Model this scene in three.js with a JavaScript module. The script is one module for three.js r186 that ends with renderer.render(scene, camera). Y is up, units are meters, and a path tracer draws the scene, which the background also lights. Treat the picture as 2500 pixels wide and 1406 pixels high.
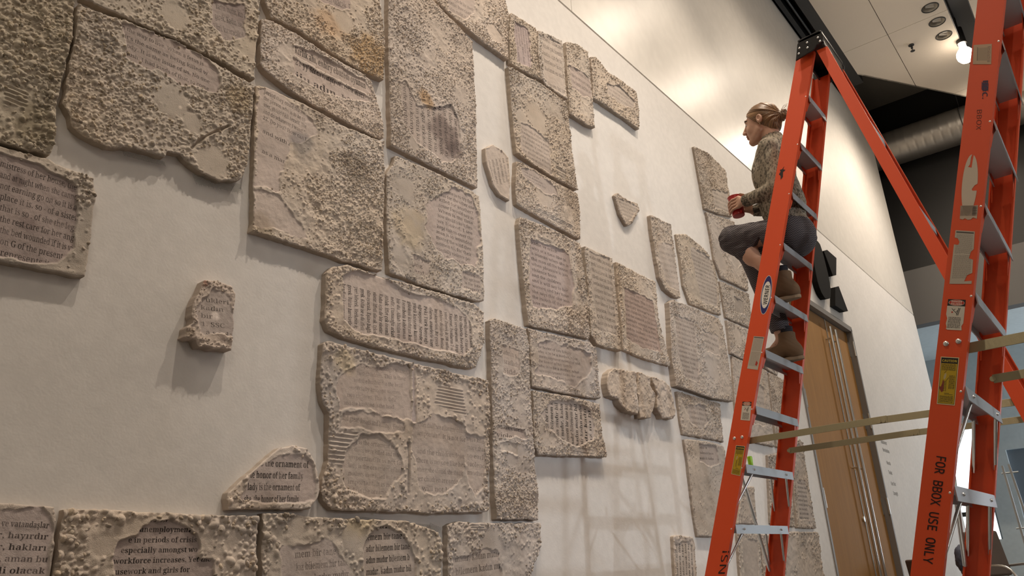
import * as THREE from 'three';
import { mergeGeometries } from 'three/addons/utils/BufferGeometryUtils.js';
import { RoundedBoxGeometry } from 'three/addons/geometries/RoundedBoxGeometry.js';
import { RectAreaLightUniformsLib } from 'three/addons/lights/RectAreaLightUniformsLib.js';

// ---------------------------------------------------------------- camera, sky, light, exposure
// x runs along the gallery wall, y up, z out of the wall (wall face at z = 0). Metres.
const scene = new THREE.Scene();
const EYE = new THREE.Vector3(0, 1.36, 2.6), FOCAL = 1909, CX = 1250, CY = 703;
const VR = new THREE.Vector3(0.6217, -0.0550, 0.7813);     // camera right in the world
const VD = new THREE.Vector3(0.23734, -0.93740, -0.25484);  // camera down
const VF = new THREE.Vector3(0.74643, 0.34387, -0.56973);   // camera forward
const camera = new THREE.PerspectiveCamera(2 * Math.atan(703 / FOCAL) * 180 / Math.PI, 2500 / 1406, 0.05, 80);
camera.position.copy(EYE);
camera.up.copy(VD).negate();
camera.lookAt(EYE.clone().add(VF));
const renderer = new THREE.WebGLRenderer({ antialias: true });
renderer.toneMapping = THREE.LinearToneMapping;
renderer.toneMappingExposure = 0.9;
renderer.shadowMap.enabled = true;
RectAreaLightUniformsLib.init();
scene.background = new THREE.Color(0x000000);

const WARM = new THREE.Color(1.0, 0.85, 0.69), COOL = new THREE.Color(0.88, 0.94, 1.0), DAY = new THREE.Color(0.95, 0.97, 1.0);
const LAMP_X = [1.6, 3.9, 6.2, 8.5, 10.85, 13.4, 15.55], LAMP_Y = 9.0, LAMP_Z = 2.07;   // lamp row in the ceiling slot, unseen but for the sixth, lighting the wall
const LAMP_ANGLE = [0.72, 0.66, 0.72, 1.2, 1.25, 1.35, 1.35], LAMP_POWER = [48, 66, 43, 18, 26, 62, 9], BULB_GLOW = 14;
const FLOODS = [[5.35, 3.6, 8.7, 26], [2.3, 3.3, 8.7, 26]];                        // unseen cool lamps opposite, placed to cast the ladder shadows
const AREAS = [ // [position, target, width, height, intensity, colour]: unseen sources placed to light the lobby soffit, ladder rails and wall
  [[19.7, 2.0, 4.8], [17.6, 5.2, 0.6], 3.0, 2.0, 14, COOL],
  [[-2.6, 7.6, 5.2], [3.6, 2.6, 1.6], 1.6, 1.6, 9, WARM],
  [[6.6, 6.9, 8.9], [6.6, 5.0, 0], 7, 3.0, 0.50, DAY],
];

// ---------------------------------------------------------------- helpers
const clamp = (v, a = 0, b = 1) => Math.min(b, Math.max(a, v)), mix = (a, b, t) => a + (b - a) * t;
const sstep = (a, b, v) => { const t = clamp((v - a) / (b - a)); return t * t * (3 - 2 * t); };
const hash = (x, y, s = 0) => { let h = Math.imul(x | 0, 374761393) ^ Math.imul(y | 0, 668265263) ^ Math.imul(s | 0, 974634777); h = Math.imul(h ^ (h >>> 13), 1274126177); h ^= h >>> 16; h = Math.imul(h, 2246822519); return ((h ^ (h >>> 15)) >>> 0) / 4294967296; };
function vnoise(x, y, s = 0) { const i = Math.floor(x), j = Math.floor(y), f = x - i, g = y - j, u = f * f * (3 - 2 * f), v = g * g * (3 - 2 * g); return mix(mix(hash(i, j, s), hash(i + 1, j, s), u), mix(hash(i, j + 1, s), hash(i + 1, j + 1, s), u), v) * 2 - 1; }
function fbm(x, y, s = 0, n = 4) { let a = 0, w = 0.5; for (let k = 0; k < n; k++) { a += w * vnoise(x, y, s + k * 17); x = x * 2.03 + 5.1; y = y * 2.03 - 3.7; w *= 0.5; } return a; }
let rs = 12345; const rnd = () => { rs = (Math.imul(rs, 1664525) + 1013904223) >>> 0; return rs / 4294967296; };
const V = (x, y, z) => new THREE.Vector3(x, y, z);
function ray(px, py) { return VR.clone().multiplyScalar(px - CX).addScaledVector(VD, py - CY).addScaledVector(VF, FOCAL); }
function onZ(px, py, z) { const r = ray(px, py), t = (z - EYE.z) / r.z; return EYE.clone().addScaledVector(r, t); }
function onX(px, py, x) { const r = ray(px, py), t = (x - EYE.x) / r.x; return EYE.clone().addScaledVector(r, t); }
function onPlane(px, py, p, n) { const r = ray(px, py), t = p.clone().sub(EYE).dot(n) / r.dot(n); return EYE.clone().addScaledVector(r, t); }

const used = new Map();
function numbered(n) { const k = used.get(n) || 0; used.set(n, k + 1); return k ? n + '_' + String(k).padStart(3, '0') : n; }
function shadows(o) { o.castShadow = true; o.receiveShadow = true; return o; }
function mesh(name, geo, mat, parent, label) {
  const m = shadows(new THREE.Mesh(Array.isArray(geo) ? join(geo) : geo, mat));
  m.name = parent === scene || !parent ? numbered(name) : name;
  if (label) m.userData.label = label;
  (parent || scene).add(m); return m;
}
function join(list) {
  return mergeGeometries(list.map((g) => { const h = g.index ? g.toNonIndexed() : g; const o = new THREE.BufferGeometry(); for (const k of ['position', 'normal', 'uv']) { if (h.attributes[k]) o.setAttribute(k, h.attributes[k]); } if (!o.attributes.uv) o.setAttribute('uv', new THREE.BufferAttribute(new Float32Array(o.attributes.position.count * 2), 2)); return o; }));
}
function tag(o, label, category, group) { o.userData.label = label; o.userData.category = category; if (group) o.userData.group = group; return o; }
function thing(name, label, category, pos, group) { const g = new THREE.Group(); g.name = numbered(name); if (pos) g.position.set(...pos); scene.add(g); return tag(g, label, category, group); }
function struct(name, geo, mat, parent) { const m = mesh(name, geo, mat, parent); if (!parent || parent === scene) m.userData.kind = 'structure'; return m; }
// box between two corners, uv in metres
function box(a, b) {
  const g = new THREE.BoxGeometry(Math.abs(b[0] - a[0]), Math.abs(b[1] - a[1]), Math.abs(b[2] - a[2]));
  g.translate((a[0] + b[0]) / 2, (a[1] + b[1]) / 2, (a[2] + b[2]) / 2); return metreUV(g);
}
function metreUV(g) {
  const p = g.attributes.position, n = g.attributes.normal, uv = new Float32Array(p.count * 2);
  for (let i = 0; i < p.count; i++) {
    const ax = Math.abs(n.getX(i)), ay = Math.abs(n.getY(i)), az = Math.abs(n.getZ(i));
    const [u, v] = az >= ax && az >= ay ? [p.getX(i), p.getY(i)] : ax >= ay ? [p.getZ(i), p.getY(i)] : [p.getX(i), p.getZ(i)];
    uv[2 * i] = u; uv[2 * i + 1] = v;
  }
  g.setAttribute('uv', new THREE.BufferAttribute(uv, 2)); return g;
}
function rbox(w, h, d, r, x, y, z, rot) { const g = new RoundedBoxGeometry(w, h, d, 2, r); if (rot) g.applyMatrix4(new THREE.Matrix4().makeRotationFromEuler(new THREE.Euler(...rot))); g.translate(x, y, z); return g; }
function rod(a, b, r, seg = 10, r2 = r) { const d = b.clone().sub(a), g = new THREE.CylinderGeometry(r2, r, d.length(), seg); g.translate(0, d.length() / 2, 0); g.applyQuaternion(new THREE.Quaternion().setFromUnitVectors(V(0, 1, 0), d.normalize())); g.translate(a.x, a.y, a.z); return g; }
function tube(pts, r, seg = 40, rad = 10, closed = false) { return new THREE.TubeGeometry(new THREE.CatmullRomCurve3(pts, closed), seg, r, rad, closed); }
// flat bar with a rectangular section between two points; w along axis "side", t across
function bar(a, b, w, t, side) {
  const d = b.clone().sub(a), L = d.length(); d.normalize();
  const s = side.clone().addScaledVector(d, -side.dot(d)).normalize(), n = s.clone().cross(d);
  const g = new RoundedBoxGeometry(w, L, t, 1, Math.min(w, t) * 0.2); g.translate(0, L / 2, 0);
  g.applyMatrix4(new THREE.Matrix4().makeBasis(s, d, n)); g.translate(a.x, a.y, a.z); return g;
}
// prism from a polygon of [u, v] points in a frame (origin, eu, ev), thickness along en
function prism(poly, o, eu, ev, t, bevel = 0) {
  const sh = new THREE.Shape(poly.map((p) => new THREE.Vector2(p[0], p[1])));
  const g = new THREE.ExtrudeGeometry(sh, { depth: t - 2 * bevel, bevelEnabled: bevel > 0, bevelSize: bevel, bevelThickness: bevel, bevelOffset: -bevel, bevelSegments: 2, curveSegments: 16 });
  if (bevel) g.translate(0, 0, bevel);
  g.applyMatrix4(new THREE.Matrix4().makeBasis(eu, ev, eu.clone().cross(ev)).setPosition(o)); return g;
}
function loft(A, B) { // two closed polygons of Vector3, same count: sides + caps (flat shaded)
  const pos = [], n = A.length, q = (a, b, c) => pos.push(a.x, a.y, a.z, b.x, b.y, b.z, c.x, c.y, c.z);
  for (let i = 0; i < n; i++) { const j = (i + 1) % n; q(A[i], A[j], B[j]); q(A[i], B[j], B[i]); }
  for (const [P, flip] of [[A, true], [B, false]]) {
    const c2 = P.map((p) => new THREE.Vector2(p.x, p.z)), tri = THREE.ShapeUtils.triangulateShape(c2, []);
    for (const [a, b, c] of tri) flip ? q(P[a], P[b], P[c]) : q(P[a], P[c], P[b]);
  }
  const g = new THREE.BufferGeometry(); g.setAttribute('position', new THREE.BufferAttribute(new Float32Array(pos), 3)); g.computeVertexNormals(); return metreUV(g);
}
function canvasTex(w, h, draw, srgb = true) {
  const c = document.createElement('canvas'); c.width = w; c.height = h; draw(c.getContext('2d'), w, h);
  const t = new THREE.CanvasTexture(c); if (srgb) t.colorSpace = THREE.SRGBColorSpace; t.magFilter = THREE.LinearFilter; return t;
}
function noiseTex(n, fn, srgb = false) { // tileable by construction of fn or not; values 0..1 grey
  const d = new Uint8Array(n * n * 4);
  for (let y = 0; y < n; y++) for (let x = 0; x < n; x++) { const v = fn(x, y, n), i = (y * n + x) * 4, a = Array.isArray(v) ? v : [v, v, v]; d[i] = clamp(a[0]) * 255; d[i + 1] = clamp(a[1]) * 255; d[i + 2] = clamp(a[2]) * 255; d[i + 3] = 255; }
  const t = new THREE.DataTexture(d, n, n); t.wrapS = t.wrapT = THREE.RepeatWrapping; t.magFilter = THREE.LinearFilter; t.needsUpdate = true; if (srgb) t.colorSpace = THREE.SRGBColorSpace; return t;
}
const tnoise = (x, y, n, f, s) => { // tileable value noise with f cells per tile
  const u = x / n * f, v = y / n * f, i = Math.floor(u), j = Math.floor(v), a = u - i, b = v - j, e = a * a * (3 - 2 * a), g = b * b * (3 - 2 * b), m = (k) => ((k % f) + f) % f;
  return mix(mix(hash(m(i), m(j), s), hash(m(i + 1), m(j), s), e), mix(hash(m(i), m(j + 1), s), hash(m(i + 1), m(j + 1), s), e), g);
};
const rep = (t, a, b = a, ch = 0) => { const c = t.clone(); c.repeat.set(a, b); c.wrapS = c.wrapT = THREE.RepeatWrapping; c.channel = ch; c.needsUpdate = true; return c; };
const std = (color, rough, o = {}) => new THREE.MeshStandardMaterial({ color: Array.isArray(color) ? new THREE.Color().setRGB(...color) : color, roughness: rough, ...o });

// ---------------------------------------------------------------- shared materials
const grainTex = noiseTex(512, (x, y, n) => 0.5 * tnoise(x, y, n, 64, 1) + 0.3 * tnoise(x, y, n, 128, 2) + 0.2 * tnoise(x, y, n, 24, 3));
const swellTex = noiseTex(512, (x, y, n) => 0.6 * tnoise(x, y, n, 5, 61) + 0.3 * tnoise(x, y, n, 11, 62) + 0.1 * tnoise(x, y, n, 60, 63));
const paintTex = noiseTex(512, (x, y, n) => { const v = 0.95 + 0.025 * tnoise(x, y, n, 5, 4) + 0.03 * tnoise(x, y, n, 40, 5); return [v, v, v]; }, true);
const concreteTex = noiseTex(512, (x, y, n) => 0.35 * tnoise(x, y, n, 48, 6) + 0.4 * tnoise(x, y, n, 110, 7) + 0.25 * tnoise(x, y, n, 200, 8));
const M = {
  wall: std([0.84, 0.81, 0.775], 0.62, { map: rep(paintTex, 0.8), bumpMap: rep(grainTex, 1.6), bumpScale: 0.0004 }),
  gloss: std([0.80, 0.765, 0.71], 0.36, { map: rep(paintTex, 0.35), bumpMap: rep(swellTex, 0.4), bumpScale: 0.0045 }),
  black: std([0.018, 0.017, 0.016], 0.55), blackGloss: std([0.02, 0.019, 0.018], 0.3),
  orange: std([0.72, 0.076, 0.012], 0.5, { bumpMap: rep(grainTex, 4), bumpScale: 0.00006 }),
  alu: std([0.50, 0.53, 0.56], 0.46, { metalness: 0.5, bumpMap: rep(grainTex, 6, 0.6), bumpScale: 0.0002 }),
  rivet: std([0.8, 0.8, 0.78], 0.3, { metalness: 0.9 }),
  brass: std([0.36, 0.315, 0.19], 0.45, { metalness: 0.6, bumpMap: rep(grainTex, 5), bumpScale: 0.0003 }),
  steel: std([0.66, 0.66, 0.64], 0.28, { metalness: 0.95 }),
  dark: std([0.03, 0.029, 0.028], 0.8), ceiling: std([0.66, 0.585, 0.49], 0.9, { bumpMap: rep(concreteTex, 2), bumpScale: 0.002 }),
  floor: std([0.13, 0.125, 0.12], 0.5, { map: rep(paintTex, 0.5) }), plain: std([0.72, 0.70, 0.66], 0.8),
  lobby: std([0.62, 0.69, 0.71], 0.75, { map: rep(paintTex, 0.5) }),
};

// ---------------------------------------------------------------- the room
const WALL_END = 15.75, SEAM = 5.5, WALL_TOP = 9.42;
{
  // lower gallery wall with the door opening, upper wall of glossy panels; a shadow gap between them
  const x0 = -4, D0 = 8.40, D1 = 10.90, DH = 4.225;
  const sh = new THREE.Shape([[x0, 0], [D0, 0], [D0, DH], [D1, DH], [D1, 0], [WALL_END, 0], [WALL_END, SEAM], [x0, SEAM]].map((p) => new THREE.Vector2(...p)));
  const g = new THREE.ExtrudeGeometry(sh, { depth: 0.3, bevelEnabled: false }); g.translate(0, 0, -0.3);
  struct('wall_gallery', metreUV(g), M.wall);
  struct('wall_backing', box([x0, SEAM - 0.1, -0.3], [WALL_END - 0.01, SEAM + 0.12, -0.024]), M.dark);
  const up = struct('wall_upper', box([x0, SEAM + 0.021, -0.022], [4.395, WALL_TOP, 0]), M.gloss);
  struct('wall_upper', box([4.401, SEAM + 0.021, -0.022], [WALL_END, WALL_TOP, 0]), M.gloss);
  struct('wall_core', box([x0, SEAM + 0.125, -0.3], [WALL_END - 0.004, WALL_TOP + 0.9, -0.026]), M.black);
  // outer room
  struct('floor', box([-4.2, -0.2, -3.2], [20.4, 0, 9.2]), M.floor);
  struct('wall_left', box([-4.3, 0, -0.3], [-4, 10.6, 9.2]), M.plain);
  struct('wall_front', box([-4.3, 0, 9.0], [20.4, 10.6, 9.3]), M.plain);
  struct('wall_lobby', box([15.75, 0, -3.2], [20.4, 10.6, -3.0]), M.lobby);
  struct('ceiling_deck', box([-4.3, 10.5, -3.2], [20.4, 10.7, 9.3]), std([0.2, 0.18, 0.15], 0.9, { bumpMap: rep(concreteTex, 1.5), bumpScale: 0.004 }));
}
{ // ceiling: acoustic panels in three bays, each panel its own piece; slot for the lamps between z = 2.06 and 2.36
  const c = new THREE.Group(); c.name = 'ceiling'; c.userData.kind = 'structure'; scene.add(c);
  const Y = 9.3, edge = (z) => 13.2 + (z - 0.465) * 1.645;           // the slanting far edge of the ceiling
  const xs = [-4, -1.3, 1.4, 4.15, 6.9, 9.63, 12.378, 15.1, 17.9, 20.3], bays = [[0.466, 1.165], [1.175, 2.06], [2.36, 4.6], [4.61, 6.9], [6.91, 8.98]];
  for (const [za, zb] of bays) for (let i = 0; i < xs.length - 1; i++) {
    const a = xs[i] + 0.004, b0 = xs[i + 1] - 0.004, ea = edge(za), eb = edge(zb);
    if (a >= Math.max(ea, eb)) continue;
    const poly = [];
    poly.push([a, ea <= a ? za + (a - ea) / 1.645 : za]); poly.push([Math.min(b0, Math.max(ea, a)), za]);
    if (ea > a && ea < b0 && eb > b0) { poly.push([b0, za + (b0 - ea) / 1.645]); }
    if (eb >= b0) poly.push([b0, zb]); else if (eb > a) poly.push([eb, zb]);
    if (eb > a) poly.push([a, zb]);
    if (ea <= a) poly.splice(1, 1);
    const clean = poly.filter((p, k) => k === 0 || Math.hypot(p[0] - poly[k - 1][0], p[1] - poly[k - 1][1]) > 1e-3);
    if (clean.length < 3) continue;
    const hole = [];
    const s = new THREE.Shape(clean.map((p) => new THREE.Vector2(p[0], -p[1])));
    for (const [hx, hz] of [[12.13, 1.86], [12.59, 1.87], [13.05, 1.88], [9.4, 1.86], [9.86, 1.87], [10.32, 1.88]]) if (hx > a && hx < b0 && hz > za && hz < zb) { const p = new THREE.Path(); p.absarc(hx, -hz, 0.115, 0, Math.PI * 2, true); s.holes.push(p); }
    const g = new THREE.ExtrudeGeometry(s, { depth: 0.03, bevelEnabled: false, curveSegments: 24 }); g.rotateX(-Math.PI / 2); g.translate(0, Y, 0);
    mesh('ceiling_panel', metreUV(g), M.ceiling, c);
  }
  mesh('ceiling_core', [box([-4, 9.62, 0.47], [13.1, 9.66, 2.06]), box([-4, 9.36, 2.36], [15.6, 9.4, 8.98])], M.black, c);
  mesh('slot_side', [box([-4, 9.3, 2.062], [15.7, 9.75, 2.074]), box([-4, 9.3, 2.346], [16.1, 9.75, 2.358]), box([-4, 9.75, 2.062], [16.1, 9.77, 2.358])], M.black, c);
  // dark fascia along the wall with its rails, and the slanting fascia at the far edge
  mesh('wall_fascia', [box([-4, 9.34, 0.30], [13.6, 9.9, 0.46])], M.black, c);
  mesh('fascia_rail', [box([-4, 9.42, 0.03], [WALL_END, 9.60, 0.10])], M.black, c);
  mesh('fascia_rail', [rod(V(-4, 9.46, 0.17), V(14.2, 9.46, 0.17), 0.022, 10)], M.blackGloss, c);
  mesh('fascia_rail', [rod(V(-4, 9.5, 0.255), V(14.0, 9.5, 0.255), 0.02, 10)], M.blackGloss, c);
  const A = V(13.2, 9.3, 0.465), B = V(edge(8.98), 9.3, 8.98), dir = B.clone().sub(A).normalize();
  mesh('edge_fascia', prism([[0, 0], [A.distanceTo(B), 0], [A.distanceTo(B), 0.75], [0, 0.75]], A, dir, V(0, 1, 0), 0.03), std([0.07, 0.063, 0.055], 0.8), c);
}

// ---------------------------------------------------------------- cast cement slabs: a height field meshed inside the slab's outline
function sdPoly(P, x, y) { // signed distance, positive inside
  let d = 1e9, s = -1;
  for (let i = 0, j = P.length - 1; i < P.length; j = i++) {
    const ax = P[i][0], ay = P[i][1], ex = P[j][0] - ax, ey = P[j][1] - ay, wx = x - ax, wy = y - ay;
    const t = clamp((wx * ex + wy * ey) / (ex * ex + ey * ey)), bx = wx - ex * t, by = wy - ey * t; d = Math.min(d, bx * bx + by * by);
    const c1 = y >= ay, c2 = y < P[j][1], c3 = ex * wy > ey * wx; if ((c1 && c2 && c3) || (!c1 && !c2 && !c3)) s = -s;
  }
  return s * Math.sqrt(d);
}
function pebbles(cell, seed, prob) { // bumps scattered on a jittered grid; returns height in units of the cell, and the tone of the pebble
  const cache = new Map();
  const at = (i, j) => {
    const key = i * 100003 + j; let c = cache.get(key);
    if (c === undefined) {
      const cx = (i + 0.15 + 0.7 * hash(i, j, seed)) * cell, cy = (j + 0.15 + 0.7 * hash(i, j, seed + 1)) * cell;
      c = null;
      if (hash(i, j, seed + 2) < prob(cx, cy)) { const a = hash(i, j, seed + 3) * 3.14, r = cell * (0.30 + 0.38 * Math.pow(hash(i, j, seed + 4), 1.6)), e = 0.62 + 0.38 * hash(i, j, seed + 5); c = [cx, cy, Math.cos(a), Math.sin(a), r, r * e, 0.55 + 0.5 * hash(i, j, seed + 6), hash(i, j, seed + 7)]; }
      cache.set(key, c);
    }
    return c;
  };
  const out = [0, 0.5];
  return (u, v) => {
    const i0 = Math.floor(u / cell), j0 = Math.floor(v / cell); let h = 0, tone = 0.5;
    for (let i = i0 - 1; i <= i0 + 1; i++) for (let j = j0 - 1; j <= j0 + 1; j++) {
      const c = at(i, j); if (!c) continue;
      const dx = u - c[0], dy = v - c[1], a = (dx * c[2] + dy * c[3]) / c[4], b = (dy * c[2] - dx * c[3]) / c[5], q = a * a + b * b;
      if (q < 1) { const k = Math.sqrt(1 - q) * c[5] * c[6]; if (k > h) { h = k; tone = c[7]; } }
    }
    out[0] = h; out[1] = tone; return out;
  };
}
const slabBump = rep(concreteTex, 7, 7, 1), panelBump = rep(concreteTex, 4, 4, 1);
const STONE = new THREE.IcosahedronGeometry(1, 1); { const p = STONE.attributes.position; for (let i = 0; i < p.count; i++) { const x = p.getX(i), y = p.getY(i), z = p.getZ(i), k = 1 + 0.14 * vnoise(x * 2.1 + 3, y * 2.1 + z * 1.7, 91); p.setXYZ(i, x * k, y * k, z * k); } STONE.computeVertexNormals(); }
const STONE_MAT = new THREE.MeshStandardMaterial({ color: 0xffffff, roughness: 0.9 });
let slabNo = 0;
const SLABS = [];
function slab(label, o, s = {}) {
  const id = ++slabNo, T = s.T ?? (o[0][0] > 1480 ? 0.024 : 0.034), S = id * 101, rough = s.rough ?? 1, fr = s.frag;
  const P = o.map((p) => { const q = onZ(p[0], p[1], T); return [q.x, q.y]; });
  let x0 = 1e9, x1 = -1e9, y0 = 1e9, y1 = -1e9; for (const [x, y] of P) { x0 = Math.min(x0, x); x1 = Math.max(x1, x); y0 = Math.min(y0, y); y1 = Math.max(y1, y); }
  x0 -= 0.02; y0 -= 0.02; x1 += 0.02; y1 += 0.02;
  const mid = (x0 + x1) / 2, g = s.g ?? (mid < 2.3 ? 0.0031 : mid < 3.4 ? 0.0038 : mid < 5 ? 0.0046 : mid < 7 ? 0.006 : 0.0075), nx = Math.ceil((x1 - x0) / g), ny = Math.ceil((y1 - y0) / g);
  const toW = (p) => { const q = onZ(p[0], p[1], T); return [q.x, q.y]; };
  const panels = (s.panels || []).map((p) => ({ ...p, w: p.p.map(toW) })), stains = (s.stains || []).map(([px, py, r, c]) => { const a = toW([px, py]), b = toW([px, py + r]); return [a[0], a[1], Math.hypot(a[0] - b[0], a[1] - b[1]), c]; });
  const ribs = (s.ribs || []).map((r) => ({ w: r[0].map(toW), pitch: r[1], vert: r[2] })), smooth = (s.smooth || []).map(([px, py, r]) => { const a = toW([px, py]), b = toW([px, py + r]); return [a[0], a[1], Math.hypot(a[0] - b[0], a[1] - b[1])]; });
  const thick = (s.thick || []).map(([px, py, r]) => { const a = toW([px, py]), b = toW([px, py + r]); return [a[0], a[1], Math.hypot(a[0] - b[0], a[1] - b[1])]; });
  const peb = s.peb ?? 0.3, edge = s.edge ?? 0.6, ew = s.ew ?? 0.10;
  const pick = (L, u, v) => { let m = 0; for (const [x, y, r] of L) m = Math.max(m, sstep(1.15, 0.7, Math.hypot(u - x, v - y) / r + 0.28 * fbm(u * 9, v * 9, S + 61, 3))); return m; };
  const inPanel = (u, v) => { let m = -1; for (const p of panels) m = Math.max(m, sdPoly(p.w, u, v)); return m; };
  const prob = (u, v) => {
    const d = sdPoly(P, u, v), n = fbm(u * 5, v * 5, S, 3);
    let p = peb * clamp(0.35 + 2.6 * n + 0.9 * peb, 0, 1.25) + edge * sstep(ew, ew * 0.2, d + 0.05 * n) + 0.9 * pick(thick, u, v);
    p *= 1 - pick(smooth, u, v); for (const r of ribs) p *= sdPoly(r.w, u, v) > 0 ? 0.15 : 1;
    return p * sstep(-0.015, 0.02, -inPanel(u, v));
  };
  const cs = (s.ps ?? 0.023) * 0.8, pA = pebbles(cs, S + 5, prob), pB = pebbles(cs * 0.55, S + 25, (u, v) => prob(u, v) * 0.9 + 0.04);
  const W = nx + 1, sd = new Float32Array(W * (ny + 1)), jag = (s.jag ?? 0.006) * 0.7;
  for (let j = 0; j <= ny; j++) for (let i = 0; i <= nx; i++) {
    const u = x0 + i * g, v = y0 + j * g; let d = sdPoly(P, u, v);
    if (Math.abs(d) < 0.05) d += jag * (1.3 * fbm(u * 14, v * 14, S + 9, 3) + 0.4 * vnoise(u * 55, v * 55, S + 10)) ;
    sd[j * W + i] = d - 0.004;
  }
  const lightLift = mid < 2.2 ? 1.38 : mid < 3.5 ? 1.2 : mid < 5.2 ? 1.06 : 0.92, tint = (s.tint || [0.50, 0.465, 0.41]).map((v, k) => v * lightLift * [1.0, 0.955, 0.965][k]), ptint = (s.ptint || [0.43, 0.385, 0.36]).map((v, k) => v * lightLift * [1.0, 0.955, 0.965][k]); for (const p of panels) if (p.tint) p.tint = p.tint.map((v, k) => v * lightLift * [1.0, 0.955, 0.965][k]);  // slab colour scaled along the wall, painted in to offset uneven light
  const pos = [], col = [], owner = [];
  const put = (u, v, d) => {
    let h = 0.006 * fbm(u * 6, v * 6, S + 20, 3);
    const crag = fbm(u * 26, v * 26, S + 30, 3), ridge = 1 - Math.abs(fbm(u * 15, v * 15, S + 34, 3)) * 3;
    const a = pA(u, v), ha = a[0], ta = a[1], b = pB(u, v), hb = b[0], tb = b[1];
    h += rough * (0.004 * crag + 0.003 * Math.max(0, ridge) * sstep(0, 0.3, fbm(u * 4, v * 4, S + 36, 2) + 0.15)) + Math.max(ha, hb) * (s.ph ?? 1.0);
    for (const r of ribs) { const m = sstep(0, 0.01, sdPoly(r.w, u, v)); if (m > 0) h += m * 0.003 * Math.sign(Math.sin((r.vert ? u : v) / r.pitch * 6.283)) * sstep(0, 0.5, Math.abs(Math.sin((r.vert ? u : v) / r.pitch * 6.283))); }
    let c0 = 1 + 0.16 * fbm(u * 3.2, v * 3.2, S + 40, 3) + 0.10 * fbm(u * 22, v * 22, S + 41, 2), ti = tint, own = 0;
    if (ha > 0.001 || hb > 0.001) c0 *= 0.80 + 0.34 * (ha >= hb ? ta : tb);
    const sm = pick(smooth, u, v); h = mix(h, 0.002 * fbm(u * 10, v * 10, S + 50, 2), sm * 0.85);
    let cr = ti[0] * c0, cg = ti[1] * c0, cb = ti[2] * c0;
    const wm = 0.06 * fbm(u * 2.4, v * 2.4, S + 44, 2); cr *= 1 + wm; cb *= 1 - 1.6 * wm;
    panels.forEach((p, k) => {
      const dp = sdPoly(p.w, u, v) + ((p.ragged ?? 0.012) * 1.5 + 0.004) * fbm(u * 16, v * 16, S + 70 + k, 4), m = sstep(-0.003, 0.004, dp);
      if (dp > -0.03) h += 0.0022 * Math.exp(-dp * dp / 0.00008) * (dp < 0 ? 1 : 0.3) * (p.lip ?? 1) * (0.4 + 1.2 * Math.abs(vnoise(u * 22, v * 22, S + 77)));
      if (m > 0) {
        h = mix(h, -(p.d ?? 0.005) * 0.6 + 0.0022 * fbm(u * 13, v * 13, S + 80 + k, 3) + 0.0012 * fbm(u * 70, v * 70, S + 82, 2), m);
        const t = p.tint || ptint, c = 1 + 0.20 * fbm(u * 7, v * 7, S + 90 + k, 3) + 0.10 * fbm(u * 40, v * 40, S + 91, 2);
        cr = mix(cr, t[0] * c, m); cg = mix(cg, t[1] * c, m); cb = mix(cb, t[2] * c, m); if (m > 0.5) own = k + 1;
      }
    });
    for (const [x, y, r, c] of stains) { const m = sstep(1.1, 0.45, Math.hypot(u - x, v - y) / r + 0.55 * fbm(u * 16, v * 16, S + 95, 4)); if (m > 0) { cr *= mix(1, c[0], m); cg *= mix(1, c[1], m); cb *= mix(1, c[2], m); } }
    const R = (s.round ?? 0.010) * 0.6, e = clamp(1 - d / R); h -= R * 0.9 * (1 - Math.sqrt(Math.max(0, 1 - e * e)));
    pos.push(u, v, Math.max(0.008, T + h)); col.push(cr, cg, cb); owner.push(own);
    return owner.length - 1;
  };
  const grid = new Int32Array(W * (ny + 1)).fill(-1), hx = new Map();
  for (let j = 0; j <= ny; j++) for (let i = 0; i <= nx; i++) if (sd[j * W + i] > 0) grid[j * W + i] = put(x0 + i * g, y0 + j * g, sd[j * W + i]);
  const cross = (a, b) => { const key = a < b ? a * 4e6 + b : b * 4e6 + a; let k = hx.get(key); if (k === undefined) { const t = sd[a] / (sd[a] - sd[b]), ai = a % W, aj = (a - ai) / W, bi = b % W, bj = (b - bi) / W; k = put(x0 + mix(ai, bi, t) * g, y0 + mix(aj, bj, t) * g, 0); hx.set(key, k); } return k; };
  const parts = [[]]; panels.forEach(() => parts.push([])); const rim = [];
  for (let j = 0; j < ny; j++) for (let i = 0; i < nx; i++) {
    const c = [j * W + i, j * W + i + 1, (j + 1) * W + i + 1, (j + 1) * W + i], poly = [], isX = [];
    for (let k = 0; k < 4; k++) { const a = c[k], b = c[(k + 1) % 4]; if (sd[a] > 0) { poly.push(grid[a]); isX.push(0); } if ((sd[a] > 0) !== (sd[b] > 0)) { poly.push(cross(a, b)); isX.push(sd[a] > 0 ? 1 : 2); } }
    if (poly.length < 3) continue;
    const own = owner[poly[0]];
    for (let k = 1; k < poly.length - 1; k++) parts[own].push(poly[0], poly[k], poly[k + 1]);
    for (let k = 0; k < poly.length; k++) { const n = (k + 1) % poly.length; if (isX[k] === 1 && isX[n] === 2) rim.push(poly[k], poly[n]); }
  }
  const tmp = new THREE.BufferGeometry(); tmp.setAttribute('position', new THREE.BufferAttribute(new Float32Array(pos), 3)); tmp.setIndex(parts.flat()); tmp.computeVertexNormals();
  const nor = tmp.attributes.normal.array, w = x1 - x0, hh = y1 - y0;
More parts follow.
